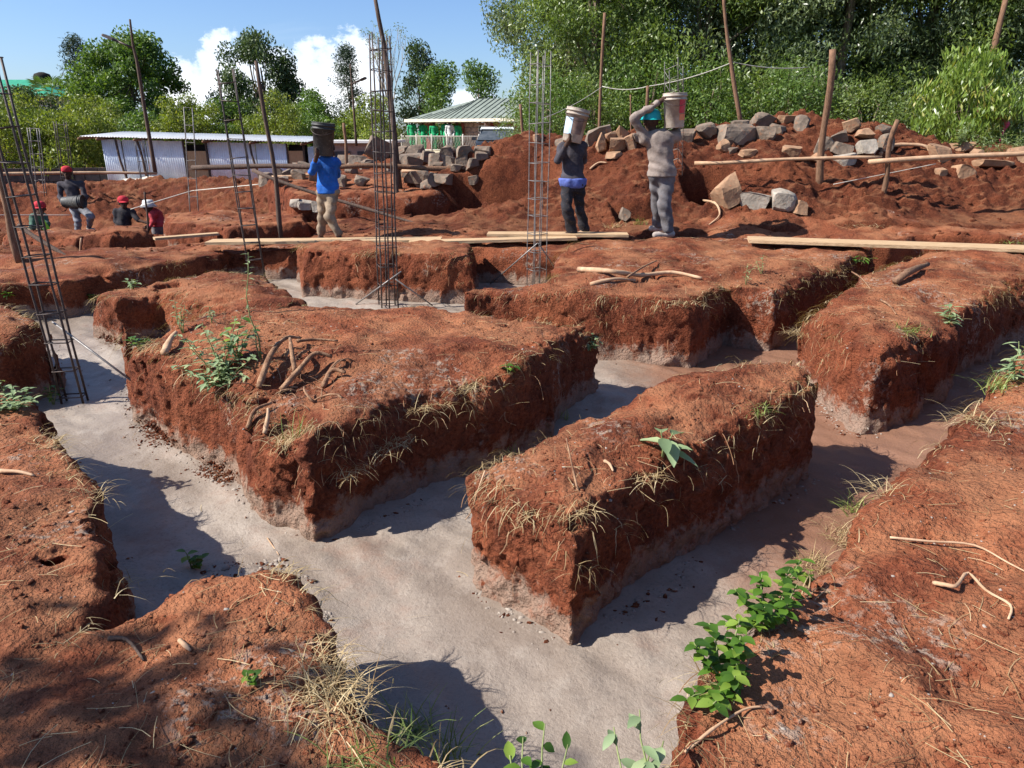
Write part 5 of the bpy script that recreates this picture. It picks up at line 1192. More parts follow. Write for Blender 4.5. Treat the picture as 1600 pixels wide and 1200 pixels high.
# 1: blue shirt, walking right on the plank, seen from behind
b1 = at(522, 383, .10); S1 = b1.y * math.cos(PITCH) + (CZ - .1) * math.sin(PITCH)
def J(base_px, base, d):
    """joint pixels (px, py, depth offset) -> metres about the feet"""
    sc = (Vector(base) - CAMP).dot(Vector((0, math.cos(PITCH), -math.sin(PITCH))))
    out = {}
    for k, (px, py, dy) in d.items():
        v = aty(px, py, base[1] + dy); out[k] = tuple(v - Vector(base))
    return out
B1 = at(520, 381, .10)
j1 = J((520, 381), B1, dict(head=(511, 238, .16), neck=(511, 248, .10), sl=(497, 254, -.02), sr=(524, 254, .06), el=(487, 269, -.12), er=(527, 272, .22), hl=(493, 250, -.20), hr=(518, 250, .24), pelvis=(512, 300, .02), kl=(504, 338, .10), kr=(515, 338, -.06), al=(501, 371, .14), ar=(532, 374, -.06), tl=(512, 378, .12), tr=(544, 379, -.06)))
person('barefoot man in blue shirt and khaki trousers carrying a black bucket along the plank', B1, j1, 'cloth_blue', 'cloth_khaki', vox=.0105, ankle=.24, sleeve=.75, build=.92, face=(.8, .6, 0), cap=('cap', 'cloth_black'))
bucket('black plastic bucket on the shoulder of the man in the blue shirt', aty(505, 243, B1.y - .04), .150, .42, 'bucket_black', (.10, 0))
# 2: dark jacket
B2 = at(893, 371, .22)
j2 = J((893, 371), B2, dict(head=(899, 216, .20), neck=(897, 226, .12), sl=(880, 232, .0), sr=(909, 230, .06), el=(872, 249, -.10), er=(912, 250, .2), hl=(884, 228, -.18), hr=(905, 224, .22), pelvis=(895, 286, .0), kl=(886, 328, -.10), kr=(906, 326, .10), al=(893, 360, -.02), ar=(913, 357, .16), tl=(880, 369, -.06), tr=(906, 366, .12)))
pe2 = person('man in a dark jacket and black trousers carrying a white bucket along the plank', B2, j2, 'cloth_dark', 'cloth_black', vox=.0105, shoes='shoe_tan', ankle=.02, top_cut=.02, top_name='jacket', face=(-.8, .6, 0), cap=('cap', 'cloth_black'), build=.95)
pc = Vector(B2) + Vector(j2['pelvis']); V, F = sdf_caps([(tuple(pc + Vector((-.04, 0, .03))), tuple(pc + Vector((.04, 0, .025))), .150, .150, .85)], .012, .02, lambda D, X, Y, Z: np.maximum(D + .012 * fbm(X, Y, Z, 14, 2, .5), np.abs(Z - pc.z - .0) - .065)); part('tied_cloth', V, F, M['cloth_waist'], pe2)
bucket('white bucket with blue label on the shoulder of the dark-jacketed man', aty(893, 222, B2.y - .05), .150, .42, 'bucket_white', (.20, 0), [('label_print', 3.4, 4.35, .22, .70, 'label_blue'), ('label_print', 4.4, 5.4, .25, .72, 'label_brown')])
# 3: teal helmet
B3 = at(1036, 367, .27)
j3 = J((1036, 367), B3, dict(head=(1017, 191, .06), neck=(1023, 208, .03), sl=(1008, 217, .0), sr=(1053, 214, .04), el=(991, 184, -.06), er=(1062, 190, .30), hl=(1029, 160, -.04), hr=(1060, 166, .24), pelvis=(1034, 272, .0), kl=(1026, 318, .14), kr=(1038, 322, -.08), al=(1027, 351, .24), ar=(1045, 359, -.06), tl=(1018, 357, .22), tr=(1024, 367, -.08)))
person('man in a teal hard hat and taupe sweater carrying a bucket on his shoulder', B3, j3, 'cloth_taupe', 'cloth_grey', vox=.0105, shoes='shoe_grey', cap=('helmet', 'helmet'), ankle=.04, top_cut=-.03, top_name='sweater', face=(-.3, .95, 0), build=1.12)
bucket('white bucket with red label on the shoulder of the teal-helmeted man', aty(1053, 200, B3.y - .0), .150, .42, 'bucket_white', (-.04, 0), [('label_print', 4.95, 5.6, .42, .80, 'label_red'), ('label_print', 5.0, 5.75, .22, .40, 'label_orange')])
# 4: walking worker at left
B4 = aty(126, 375, 17.0)
j4 = J((126, 375), B4, dict(head=(105, 270, -.05), neck=(107, 281, -.02), sl=(95, 289, 0), sr=(127, 288, 0), el=(93, 308, -.05), er=(134, 308, -.08), hl=(101, 320, -.25), hr=(130, 318, -.25), pelvis=(120, 324, .0), kl=(122, 346, -.08), kr=(142, 338, -.15), al=(123, 370, .0), ar=(139, 356, .10), tl=(126, 374, -.16), tr=(146, 359, -.02)))
person('worker in grey sweater and red knitted cap stepping forward at the left', B4, j4, 'cloth_dark', 'cloth_jeans', vox=.016, shoes='shoe_grey', cap=('cap', 'cloth_cap'), top_name='sweater', face=(.2, -.95, 0))
e = bucket('black bucket held sideways by the worker in the red knitted cap', aty(99, 316, 16.62), .14, .46, 'bucket_black', (R(88), 0))
# 5, 6: in the trench; 7: hi-vis
B5 = aty(190, 346, 16.0) - Vector((0, 0, .95))
j5 = J(None, B5, dict(head=(193, 317, -.03), neck=(193, 326, 0), sl=(182, 331, 0), sr=(206, 331, 0), el=(181, 347, -.05), er=(216, 344, -.10), hl=(186, 360, -.2), hr=(229, 348, -.15))); j5.update(pelvis=(.02, 0, .86), kl=(-.1, -.03, .46), kr=(.12, -.03, .46), al=(-.1, 0, .09), ar=(.12, 0, .09), tl=(-.1, -.15, .04), tr=(.14, -.15, .04))
person('worker in a black shirt and red peaked cap standing chest-deep in the trench', B5, j5, 'cloth_black', 'cloth_grey', vox=.016, shoes='shoe_grey', cap=('peak', 'cloth_cap'), face=(.5, -.85, 0), sleeve=.0)
B6 = aty(246, 356, 15.9) - Vector((0, 0, .75))
j6 = J(None, B6, dict(head=(232, 322, -.05), neck=(238, 328, 0), sl=(240, 334, -.10), sr=(247, 333, .18), el=(238, 348, -.18), er=(240, 346, .12), hl=(233, 358, -.2), hr=(232, 352, .05))); j6.update(pelvis=(.05, 0, .80), kl=(-.05, -.06, .44), kr=(.12, .05, .44), al=(0, 0, .09), ar=(.15, .05, .09), tl=(-.14, -.02, .04), tr=(.0, .03, .04))
person('worker in a red shirt and white sun hat bending over a stake in the trench', B6, j6, 'cloth_red', 'cloth_grey', vox=.016, shoes='shoe_grey', cap=('bucket', 'cloth_white'), face=(-.8, -.4, -.2))
B7 = aty(58, 360, 15.0) - Vector((0, 0, .55))
j7 = J(None, B7, dict(head=(63, 326, -.12), neck=(60, 334, -.05), sl=(52, 340, -.10), sr=(68, 338, .1), el=(50, 354, -.2), er=(74, 350, -.1), hl=(58, 364, -.25), hr=(70, 362, -.25))); j7.update(pelvis=(-.03, .1, .62), kl=(-.12, -.2, .44), kr=(.12, -.2, .44), al=(-.12, 0, .09), ar=(.12, 0, .09), tl=(-.12, -.15, .04), tr=(.14, -.15, .04))
pe7 = person('crouching worker in a dark green shirt and red cap behind the leaning cage', B7, j7, 'cloth_dgreen', 'cloth_khaki', vox=.016, shoes='shoe_grey', cap=('peak', 'cloth_cap'), face=(.4, -.9, 0))
q0, q1, q2 = aty(65, 336, 14.78), aty(68, 360, 14.72), aty(79, 358, 14.8); nn = Vector((0, -.012, 0)); part('hi_vis_flap', [q0, q1, q2, q0 + nn, q1 + nn, q2 + nn], [(0, 1, 2), (5, 4, 3), (0, 3, 4, 1), (1, 4, 5, 2), (2, 5, 3, 0)], M['cloth_hivis'], pe7, smooth=False)
# people in green on the veranda
std = dict(head=(0, 0, 1.55), neck=(0, 0, 1.40), sl=(-.18, 0, 1.32), sr=(.18, 0, 1.32), el=(-.25, .02, 1.05), er=(.25, .02, 1.05), hl=(-.22, -.1, .82), hr=(.22, -.1, .82), pelvis=(0, 0, .86), kl=(-.09, 0, .46), kr=(.09, 0, .46), al=(-.09, .02, .08), ar=(.09, .02, .08), tl=(-.1, -.12, .04), tr=(.1, -.12, .04))
for i, (x, lab, m) in enumerate(((-2.85, 'person in a green dress at the left end of the house veranda', 'cloth_green'), (-2.25, 'person in green standing second from the left on the veranda', 'cloth_green'), (-1.35, 'person in green standing in the middle of the veranda', 'cloth_green'), (-.72, 'person in green just left of the thin white veranda column', 'cloth_green'), (-.28, 'person in a white top just right of the thin white veranda column', 'cloth_white'), (.05, 'person in green at the right end of the veranda by the wall', 'cloth_green'))):
    L_ = house_loc(x, -.75 + .25 * (i % 2), 0); jj = {k: (v[0] * (1 - .04 * (i % 3)), v[1], v[2] * (1.0 - .03 * (i % 3))) for k, v in std.items()}
    person(lab, L_, jj, m, 'cloth_green' if i != 4 else 'cloth_jeans', vox=.03, hands=False, top_cut=-.12, top_name='top')
# pink cloth in the shade of the bush
pk = aty(1566, 186, 16.6); V, F = sdf_caps([(tuple(pk + Vector((-.10, 0, .02))), tuple(pk + Vector((.02, .02, .10))), .04, .05), (tuple(pk + Vector((.02, .02, .10))), tuple(pk + Vector((.10, .0, -.12))), .05, .07), (tuple(pk + Vector((.10, 0, -.12))), tuple(pk + Vector((.02, 0, -.75))), .04, .015)], .015, .03, lambda D, X, Y, Z: D + .02 * fbm(X, Y, Z, 9, 2, .5)); solo('pink_cloth', V, F, M['cloth_pink'], 'pink cloth hanging in the shade right of the light green bush', 'cloth')

# ================================================================== PLANTS AND LITTER
def P(px, py): return hit(px, py)[0]
leafy_plant('leafy_weed', 'broad-leaved weed with large pale green leaves on the front block', P(1035, 712), [(-.02, -.02, .13), (.04, .0, .11)], .16, .062, 'leaf_sage', 3, per=4, big=True, stem_r=.006, droop=.25)
V_ = [(-.28, -.02, .12), (-.12, -.05, .16), (.02, -.02, .14), (.16, .06, .12), (-.2, .1, .16), (.06, .1, .15), (.26, .14, .10)]
leafy_plant('vine', 'bright green leafy vine on the edge of the right bank, upper mass', P(1200, 985), [(-.10, .04, .12), (.0, .10, .13), (.10, .14, .12), (-.04, -.05, .12), (.08, .03, .14), (.16, .20, .12), (-.14, -.03, .05)], .044, .027, 'leaf_bright', 4, per=19)
leafy_plant('vine', 'bright green leafy vine hanging down the edge of the right bank, lower mass', P(1140, 1070), [(-.10, .02, .12), (-.04, .10, .12), (-.14, -.08, .02), (.02, .02, .14), (.05, .12, .12), (-.08, -.12, .05), (-.02, -.08, .10)], .045, .029, 'leaf_bright', 5, per=19)
leafy_plant('vine', 'single leafy vine tip above the main vine on the right bank', P(1262, 912), [(.0, .0, .07), (-.05, .02, .05)], .06, .035, 'leaf_bright', 6, per=4)
leafy_plant('weed', 'bushy green weed on the left shoulder of the big block', P(345, 600), [(-.18, .05, .26), (-.04, .0, .32), (.12, .05, .28), (.22, .0, .18), (-.22, -.08, .14), (.06, -.12, .18), (-.10, .1, .34), (.18, -.08, .08), (-.02, -.15, .06), (.10, .1, .38), (-.12, -.12, .10), (.02, .08, .24), (.16, .1, .30), (-.2, .0, .3)], .075, .022, 'leaf_sage', 7, per=16)
leafy_plant('weed', 'small bright green weed beside the bushy one on the big block', P(372, 560), [(-.05, 0, .20), (.05, .02, .26), (.0, -.06, .16), (.10, 0, .18), (-.1, .03, .14)], .07, .045, 'leaf_bright', 8, per=6)
leafy_plant('weed', 'tall single-stemmed weed on the big block', P(408, 560), [(.0, .0, .62), (-.01, .0, .20)], .045, .012, 'leaf_sage', 9, per=26, stem_r=.005)
leafy_plant('weed', 'upright silvery weed on the back left edge of the big block', P(286, 520), [(-.02, 0, .22), (.04, 0, .19), (.0, .03, .16)], .06, .014, 'leaf_sage', 10, per=13)
leafy_plant('weed', 'short silvery weed beside the tall weed at the back of the big block', P(331, 505), [(0, 0, .12), (.02, .02, .08)], .05, .014, 'leaf_sage', 11, per=8)
leafy_plant('weed', 'round bright green weed on the left wall of the big block', P(218, 545), [(-.05, 0, .07), (.05, 0, .07), (.0, -.04, .09), (.03, .03, .06)], .055, .035, 'leaf_bright', 12, per=7)
leafy_plant('weed', 'green leaf cluster on the edge of the block behind the leaning cage', P(140, 470), [(-.05, 0, .06), (.06, .02, .05), (.02, 0, .08)], .07, .05, 'leaf_bright', 13, per=5)
leafy_plant('weed', 'pale green weed on the left end of the mound behind the big block', P(208, 452), [(-.04, 0, .09), (.05, 0, .07), (.0, 0, .10)], .08, .03, 'leaf_sage', 14, per=7)
leafy_plant('weed', 'small bright weed at the left edge beside the leaning cage', P(10, 465), [(-.04, 0, .07), (.04, 0, .05)], .07, .05, 'leaf_bright', 15, per=6)
leafy_plant('weed', 'dark green weed mass at the left edge below the leaning cage', P(22, 640), [(-.18, 0, .12), (-.08, .05, .16), (.02, 0, .14), (.1, .02, .12), (.16, -.05, .08), (-.1, -.1, .08), (.05, -.1, .08), (-.25, .0, .14)], .055, .026, 'leaf_sage', 16, per=13)
leafy_plant('weed', 'feathery green weed at the foot of the leaning cage', P(84, 632), [(0, 0, .16), (.04, 0, .13), (-.04, .02, .12)], .06, .018, 'leaf_bright', 17, per=10)
leafy_plant('weed', 'small yellow-green weed growing out of the notch in the left bank', P(300, 888), [(-.03, .02, .08), (.03, 0, .06), (.06, .02, .05)], .05, .035, 'leaf_bright', 18, per=5)
leafy_plant('weed', 'yellow-green sprig on the right edge of the big block', P(795, 583), [(-.02, 0, .06), (.04, 0, .05)], .05, .03, 'leaf_bright', 19, per=6)
leafy_plant('weed', 'pale green weed at the far right corner of the big block', P(922, 545), [(.02, .02, .12), (.06, 0, .09), (-.05, -.02, .06), (.0, -.04, .04)], .07, .025, 'leaf_sage', 20, per=8)
leafy_plant('weed', 'serrated pale weed hanging over the edge of the long right-hand block', P(1482, 500), [(.02, .05, .12), (-.02, -.05, .05), (.06, .1, .10), (-.05, -.1, .0)], .10, .030, 'leaf_sage', 21, per=8)
leafy_plant('weed', 'thin grey weed on the middle block', P(1165, 445), [(0, 0, .20), (.06, .05, .14)], .05, .015, 'leaf_sage', 22, per=9)
leafy_plant('weed', 'second thin grey weed right of the first on the middle block', P(1190, 428), [(0, 0, .18), (-.05, .05, .12)], .05, .015, 'leaf_sage', 23, per=9)
leafy_plant('weed', 'green weed at the trench mouth below the long sunlit plank', P(1335, 410), [(-.1, 0, .06), (.0, 0, .07), (.1, .02, .06), (.2, .0, .05)], .09, .03, 'leaf_bright', 24, per=6)
leafy_plant('weed', 'pale spiky weed at the right edge above the bank', P(1588, 592), [(-.05, 0, .12), (.04, .02, .14), (.0, .05, .20), (-.08, -.03, .05)], .09, .022, 'leaf_sage', 25, per=10)
leafy_plant('weed', 'leafy weed at the bottom edge, left of the two in the middle', Vector((.055, 1.05, .19)), [(-.03, .20, .13), (.02, .23, .14), (.07, .19, .12), (-.06, .18, .10)], .042, .025, 'leaf_bright', 26, per=7)
leafy_plant('weed', 'wilted leafy weed at the bottom edge, right of the two in the middle', Vector((.27, 1.05, .19)), [(-.04, .22, .14), (.02, .24, .17), (.07, .2, .12), (.03, .16, .12)], .055, .026, 'leaf_sage', 27, per=8)
leafy_plant('weed', 'small seedling on the lower left bank beside the dry grass', P(388, 1070), [(0, 0, .04), (.02, 0, .03)], .03, .02, 'leaf_bright', 28, per=4)
for k, (px, y_, s, lab) in enumerate(((1500, 15.6, .9, 'grey-green tall weed left of the pink cloth'), (1540, 15.0, 1.0, 'grey-green feathery weed in front of the pink cloth'), (1575, 15.0, 1.1, 'grey-green feathery weed right of the pink cloth'), (1610, 14.8, 1.1, 'grey-green weed at the right edge above the stones'))):
    p, _ = drop(aty(px, 230, y_).x, y_); leafy_plant('tall_weed', lab, p, [(random.Random(k * 9 + i).uniform(-.35, .35) * s, random.Random(k * 5 + i).uniform(-.3, .3), random.Random(k + i).uniform(.35, .65) * s) for i in range(14)], .12, .03, 'leaf_sage', 60 + k, per=12, cat='weed')

def tuft(px, py, n, L, sp, mat, label, seed, width=.005, lean=(0, 0, 0), curl=.7): return grass_tuft(px, py, n, L, sp, mat, label, width=width, seed=seed, lean=lean, curl=curl)
tuft(500, 1062, 150, .15, .15, 'straw', 'big tangled clump of dry grass on the lower left bank, upper half', 1, .004, (.3, .1, -.4), 1.2)
tuft(520, 1095, 120, .13, .14, 'straw', 'big tangled clump of dry grass on the lower left bank, lower half', 2, .004, (.2, -.1, -.4), 1.2)
tuft(640, 1155, 90, .15, .16, 'grass', 'green and yellow grass at the bottom left of the concrete', 3, .006, (.1, 0, -.2), .7)
tuft(700, 1190, 36, .17, .10, 'grass', 'long green grass blades at the bottom edge beside the shadow', 4, .006, (.1, .2, 0), .6)
tuft(600, 1185, 80, .11, .15, 'grass', 'short yellowing grass at the bottom edge below the dry clump', 5, .005, (0, 0, -.2), .8)
tuft(1318, 842, 130, .15, .14, 'straw', 'dry straw clump on the edge of the right bank above the vine', 6, .004, (-.2, .1, -.3), 1.0)
tuft(1275, 885, 110, .14, .13, 'straw', 'dry straw clump just above the vine on the right bank', 7, .004, (-.1, 0, -.4), 1.0)
tuft(1338, 800, 44, .15, .10, 'grass', 'fresh grass blades over the trench edge of the right bank', 8, .006, (-.3, .2, 0), .8)
tuft(1390, 770, 60, .12, .14, 'straw', 'dry grass trailing down the middle edge of the right bank', 9, .004, (-.2, .1, -.3), 1.0)
tuft(1530, 660, 90, .16, .18, 'straw', 'dry grass hanging over the far edge of the right bank', 10, .005, (-.3, .1, -.3), 1.0)
tuft(1560, 610, 60, .16, .14, 'grass', 'mixed green and dry grass at the far end of the right bank', 11, .006, (-.2, 0, -.1), .9)
tuft(835, 800, 70, .11, .12, 'straw', 'dry grass hanging from the left front edge of the front block', 12, .004, (-.2, -.3, -.6), 1.3)
tuft(905, 795, 60, .10, .10, 'straw', 'dry grass on the nose of the front block', 13, .004, (.1, -.3, -.6), 1.3)
tuft(1010, 740, 70, .10, .13, 'straw', 'dry grass under the broad-leaved weed on the front block', 14, .004, (.1, -.2, -.5), 1.2)
tuft(1180, 640, 50, .10, .12, 'grass', 'green grass on the right edge of the front block', 15, .004, (.2, -.1, -.3), 1.0)
tuft(790, 705, 34, .12, .08, 'grass', 'thin green grass on the left edge of the front block', 16, .004, (-.3, 0, 0), .8)
tuft(885, 655, 24, .10, .06, 'grass', 'few grass blades farther along the left edge of the front block', 17, .004, (-.2, 0, .2), .8)
tuft(660, 630, 120, .13, .22, 'straw', 'dry grass along the middle of the right edge of the big block', 18, .004, (.2, -.3, -.5), 1.2)
tuft(600, 690, 120, .13, .20, 'straw', 'dry grass hanging near the front corner of the big block', 19, .004, (.1, -.3, -.6), 1.3)
tuft(545, 730, 60, .12, .12, 'straw', 'dry roots and grass on the front corner of the big block', 20, .004, (0, -.4, -.6), 1.3)
tuft(730, 600, 80, .12, .16, 'straw', 'dry grass on the right edge of the big block beside the dangling root', 21, .004, (.2, -.3, -.5), 1.2)
tuft(455, 690, 90, .12, .16, 'straw', 'dry grass in the pit below the root tangle', 22, .004, (-.1, -.3, -.3), 1.0)
tuft(470, 680, 22, .14, .06, 'grass', 'fresh green blades in the pit below the root tangle', 23, .006, (0, -.1, 0), .8)
tuft(1250, 520, 80, .12, .12, 'straw', 'dry roots bristling from the left corner of the long right-hand block', 24, .004, (-.5, -.1, -.4), 1.0)
tuft(1410, 515, 80, .13, .16, 'grass', 'green and dry grass on the near edge of the long right-hand block', 25, .005, (.2, -.2, -.4), 1.0)
tuft(1060, 470, 90, .12, .22, 'straw', 'dry grass fringe along the front edge of the middle block', 26, .005, (.1, -.3, -.4), 1.0)
tuft(960, 355, 90, .16, .20, 'straw', 'dry grass tuft behind the boots of the man in the dark jacket', 27, .007, (0, 0, -.2), .8)
tuft(1000, 350, 40, .16, .12, 'grass', 'pale green tuft left of the boots of the teal-helmeted man', 28, .007, (0, 0, 0), .7)
tuft(1340, 350, 90, .12, .5, 'straw', 'strip of dry grass along the foot of the heap at right', 29, .008, (0, 0, -.3), .8)
tuft(1580, 378, 80, .16, .3, 'grass', 'grass patch at the right edge behind the long sunlit plank', 30, .008, (0, 0, -.2), .8)
tuft(110, 985, 40, .10, .12, 'straw', 'wisps of straw on the left bank beside the notch', 31, .003, (0, 0, -.6), 1.4)
tuft(180, 910, 50, .10, .12, 'straw', 'dry grass at the head of the notch in the left bank', 32, .003, (.1, 0, -.5), 1.2)
tuft(130, 770, 60, .11, .16, 'straw', 'dry grass on the pale crust at the edge of the left bank', 33, .003, (.1, 0, -.5), 1.2)

# --- litter nobody could count: crumbs of soil, grit, straw and hair roots
def scatter_points(n, seed, xr, yr, zmax=9):
    r = np.random.default_rng(seed); out = []
    while len(out) < n:
        x, y_ = r.uniform(*xr), yr[0] + (yr[1] - yr[0]) * r.random() ** 1.6
        if abs(x) > y_ * .80 + .6: continue
        p, nn = drop(x, y_)
        if p.z < FLOOR + .1 and r.random() > .02: continue
        d = fbm(np.array([x]), np.array([y_]), np.array([0.]), 1.6, 2, .5, 31)[0]
        if r.random() > .35 + .9 * d + .25: continue
        out.append(p)
    return np.array(out)
ICO0 = np.array([(0, 0, 1), (.894, 0, .447), (.276, .851, .447), (-.724, .526, .447), (-.724, -.526, .447), (.276, -.851, .447), (.724, .526, -.447), (-.276, .851, -.447), (-.894, 0, -.447), (-.276, -.851, -.447), (.724, -.526, -.447), (0, 0, -1)])
ICF0 = np.array([(0, 1, 2), (0, 2, 3), (0, 3, 4), (0, 4, 5), (0, 5, 1), (1, 6, 2), (2, 7, 3), (3, 8, 4), (4, 9, 5), (5, 10, 1), (2, 6, 7), (3, 7, 8), (4, 8, 9), (5, 9, 10), (1, 10, 6), (6, 11, 7), (7, 11, 8), (8, 11, 9), (9, 11, 10), (10, 11, 6)])
def crumbs(name, label, pts, smin_, smax_, mat, seed):
    r = np.random.default_rng(seed); n = len(pts); s = smin_ * (smax_ / smin_) ** (r.random(n) ** 2.0)
    V = ICO0[None] * (1 + r.normal(0, .30, (n, 12, 1))) * s[:, None, None] * r.uniform(.6, 1.3, (n, 1, 3)) * np.array([1, 1, .75]) + pts[:, None, :] - np.array([0, 0, .25]) * s[:, None, None]
    F = ICF0[None] + np.arange(n)[:, None, None] * 12
    o = link(name, mesh_np(name, V.reshape(-1, 3), F.reshape(-1, 3), M[mat], smooth=False)); return tag(o, label, 'soil', kind='stuff')
crumbs('soil_crumbs', 'crumbs of red soil on the banks and blocks', scatter_points(20000, 1, (-5, 6), (.9, 8)), .0022, .015, 'soil', 1)
crumbs('soil_clods', 'clods of red soil on the heaps beyond the planks', scatter_points(7000, 2, (-13, 13), (9.6, 17)), .006, .042, 'soil_far', 2)
crumbs('pale_grit', 'pale grit and mortar crumbs on banks and concrete', scatter_points(1500, 3, (-4, 5), (.9, 7)), .002, .009, 'grit', 3)
def straw_litter(n, seed):
    r = np.random.default_rng(seed); pts = scatter_points(n, seed, (-5, 6), (.9, 9.5)); V, F, A = [], [], []
    for p in pts:
        az = r.uniform(0, 6.283); L = r.uniform(.03, .13); k0 = len(V); tone = r.random(); w = r.uniform(.0004, .0010); cv = r.uniform(-.7, .7); q = p + [0, 0, .006]; up = r.uniform(0, .25)
        for s in range(4):
            a = az + cv * s / 3; d = np.array([math.cos(a), math.sin(a), up * (1 - s * .6)]); sd_ = np.array([-math.sin(a), math.cos(a), .4]); V += [q + sd_ * w, q - sd_ * w]; A += [tone] * 2; q = q + d * L / 3
        F += [(k0 + 2 * s, k0 + 2 * s + 1, k0 + 2 * s + 3, k0 + 2 * s + 2) for s in range(3)]
    tag(link('straw_litter', mesh_np('straw_litter', V, F, M['straw'], smooth=False, attr=A)), 'loose straw lying on the soil', 'straw', kind='stuff')
straw_litter(5000, 4)
def hair_roots(n, seed):
    r = np.random.default_rng(seed); V, F, A = [], [], []; m = 0
    while m < n:
        ex = r.uniform(-.5, .5); org = Vector((ex, 0, CZ)); px, py = r.uniform(0, 1600), r.uniform(400, 1050); p, nn, _, dist = BVH.ray_cast(org, ray(px, py).normalized())
        if p is None or nn.z > .45 or p.y > 9 or p.z < -.1: continue
        if r.random() > .12 + 2.2 * max(0, p.z - .03): continue
        m += 1; q = np.array(p) + np.array(nn) * .004; L = r.uniform(.04, .20); tone = r.random(); w = r.uniform(.0008, .0022); d = np.array(nn) * r.uniform(.2, .9) + [r.normal(0, .5), r.normal(0, .5), r.uniform(-.6, .3)]; k0 = len(V)
        for s in range(6):
            d = d / np.linalg.norm(d); sd_ = np.cross(d, [.3, .8, .2]); sd_ /= np.linalg.norm(sd_) + 1e-6; V += [q + sd_ * w, q - sd_ * w]; A += [tone] * 2; q = q + d * L / 5; d = d + [r.normal(0, .25), r.normal(0, .25), -.45]
        F += [(k0 + 2 * s, k0 + 2 * s + 1, k0 + 2 * s + 3, k0 + 2 * s + 2) for s in range(5)]
    tag(link('hair_roots', mesh_np('hair_roots', V, F, M['rootlet'], smooth=False, attr=A)), 'fine roots hanging out of the cut earth', 'roots', kind='stuff')
hair_roots(5200, 5)
def rim_grass(seed=14):
    r = np.random.default_rng(seed); V, F, A = [], [], []; n = 0
    for Pp, vx in RIM:
        if vx > .03: continue
        m = len(Pp)
        for i in range(m):
            a, b = np.array(Pp[i]), np.array(Pp[(i + 1) % m]); L = np.linalg.norm(b - a); d = (b - a) / (L + 1e-9); nn = np.array([d[1], -d[0]])
            ctr = np.mean(np.array(Pp), 0)
            if nn @ (a - ctr) < 0: nn = -nn
            for _ in range(int(L * 55)):
                p = a + d * r.uniform(0, L) - nn * abs(r.normal(.03, .05))
                if fbm(np.array([p[0]]), np.array([p[1]]), np.array([0.]), 1.9, 2, .5, 77)[0] < -.12 or p[1] < .9 or p[1] > 9: continue
                h, hn = drop(*p)
                if h.z < -.05: continue
                for _k2 in range(r.integers(2, 6)):
                    q = np.array(h) + [r.normal(0, .012), r.normal(0, .012), .002]; az = math.atan2(nn[1], nn[0]) + r.normal(0, .9); dd = np.array([math.cos(az), math.sin(az), r.uniform(0, .7)]); Ln = r.uniform(.05, .17); w = r.uniform(.0010, .0026); tone = np.clip(r.normal(.45, .3), 0, 1); k0 = len(V)
                    for s in range(6):
                        dd = dd / np.linalg.norm(dd); sd_ = np.cross(dd, [.2, .3, .9]); sd_ /= np.linalg.norm(sd_) + 1e-6; ww = w * (1 - .14 * s); V += [q + sd_ * ww, q - sd_ * ww]; A += [tone] * 2; q = q + dd * Ln / 5; dd = dd + [r.normal(0, .15), r.normal(0, .15), -.33]
                    F += [(k0 + 2 * s, k0 + 2 * s + 1, k0 + 2 * s + 3, k0 + 2 * s + 2) for s in range(5)]
    tag(link('dry_grass_fringe', mesh_np('dry_grass_fringe', V, F, M['straw'], smooth=False, attr=A)), 'dry grass fringing the edges of the cut earth', 'grass', kind='stuff')
rim_grass()
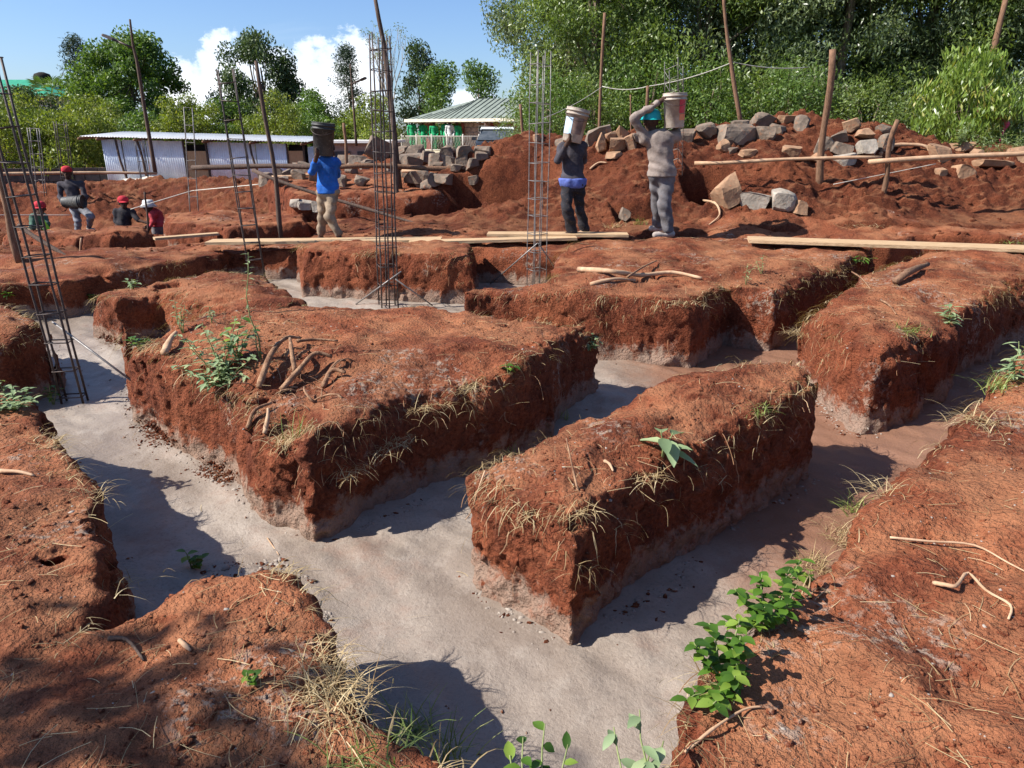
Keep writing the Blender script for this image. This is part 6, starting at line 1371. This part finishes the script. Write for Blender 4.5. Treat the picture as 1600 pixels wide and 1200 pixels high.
def rubble():
    r = np.random.default_rng(8); G, C = [], []
    for poly, n in (([(742, 900), (885, 1008), (1100, 860), (1262, 740)], 420), ([(205, 610), (212, 650), (385, 765), (525, 845), (650, 782), (775, 738)], 600), ([(1240, 592), (1330, 680), (1372, 676)], 250), ([(320, 884), (440, 872), (505, 915), (525, 985)], 350)):
        Pp = [np.array(f(*q)) for q in poly]; seg = np.array([np.linalg.norm(b - a) for a, b in zip(Pp[:-1], Pp[1:])]); cum = np.cumsum(seg) / seg.sum()
        for _ in range(n):
            q = r.random(); i = int(np.searchsorted(cum, q)); a, b = Pp[i], Pp[i + 1]; s = r.random(); d = b - a; nn = np.array([d[1], -d[0]]) / (np.linalg.norm(d) + 1e-9)
            p = a + d * s + nn * abs(r.normal(0, .055)); h, _ = drop(*p)
            if h.z < FLOOR + .06 and vnoise(np.array([p[0] * 3]), np.array([p[1] * 3]), np.array([.5]))[0] > -.25: (G if r.random() < .72 else C).append(h)
    crumbs('mortar_rubble', 'grey mortar rubble along the foot of the earth walls', np.array(G), .003, .018, 'grit', 9); crumbs('fallen_soil', 'red soil fallen along the foot of the earth walls', np.array(C), .004, .020, 'soil_far', 10)
    S = []
    for px, py, sx, sy, n in ((255, 672, 34, 24, 1100), (180, 530, 22, 12, 500), (330, 735, 26, 16, 250), (350, 745, 20, 12, 200)):
        for _ in range(n):
            p, nn = hit(px + r.normal(0, sx * .55) , py + r.normal(0, sy * .5)); 
            if p.z < FLOOR + .08: S.append(p)
    crumbs('spilt_soil', 'loose red soil spilt on the concrete beside the big block', np.array(S), .004, .014, 'soil_far', 11)
rubble()
def root_tangle():
    r = random.Random(6); G = []
    for i in range(46):
        p = hit(r.gauss(470, 42), r.gauss(590, 28))[0]; a = r.uniform(0, 6.28); L = r.uniform(.08, .28); q = [p]
        d = Vector((math.cos(a), math.sin(a), r.uniform(.1, .8)))
        for k in range(6): q.append(q[-1] + d.normalized() * L / 6); d += Vector((r.gauss(0, .35), r.gauss(0, .35), -.28))
        rad = r.choice((.002, .003, .004, .008)); G.append(tube(q, [rad * (1 - .1 * k) for k in range(7)], 5))
    V, F = join(*G); solo('root_tangle', V, F, M['root'], 'tangle of thin brown roots sprawling over the big block', 'roots')['kind'] = 'stuff'
root_tangle()
# --- tree outside the left edge whose branches shade the near left bank
tree_kind('side', 5.0, 2.4, 3.5, 16, 220, .13, 'lf_mid', 71, (.35, .6), 'round', .1, .12, .45)
tree('side', 'broadleaf_tree', 'tree standing just outside the left edge, casting dappled shade on the near left bank', (-5.9, -.1, 0), 1.0, .4)
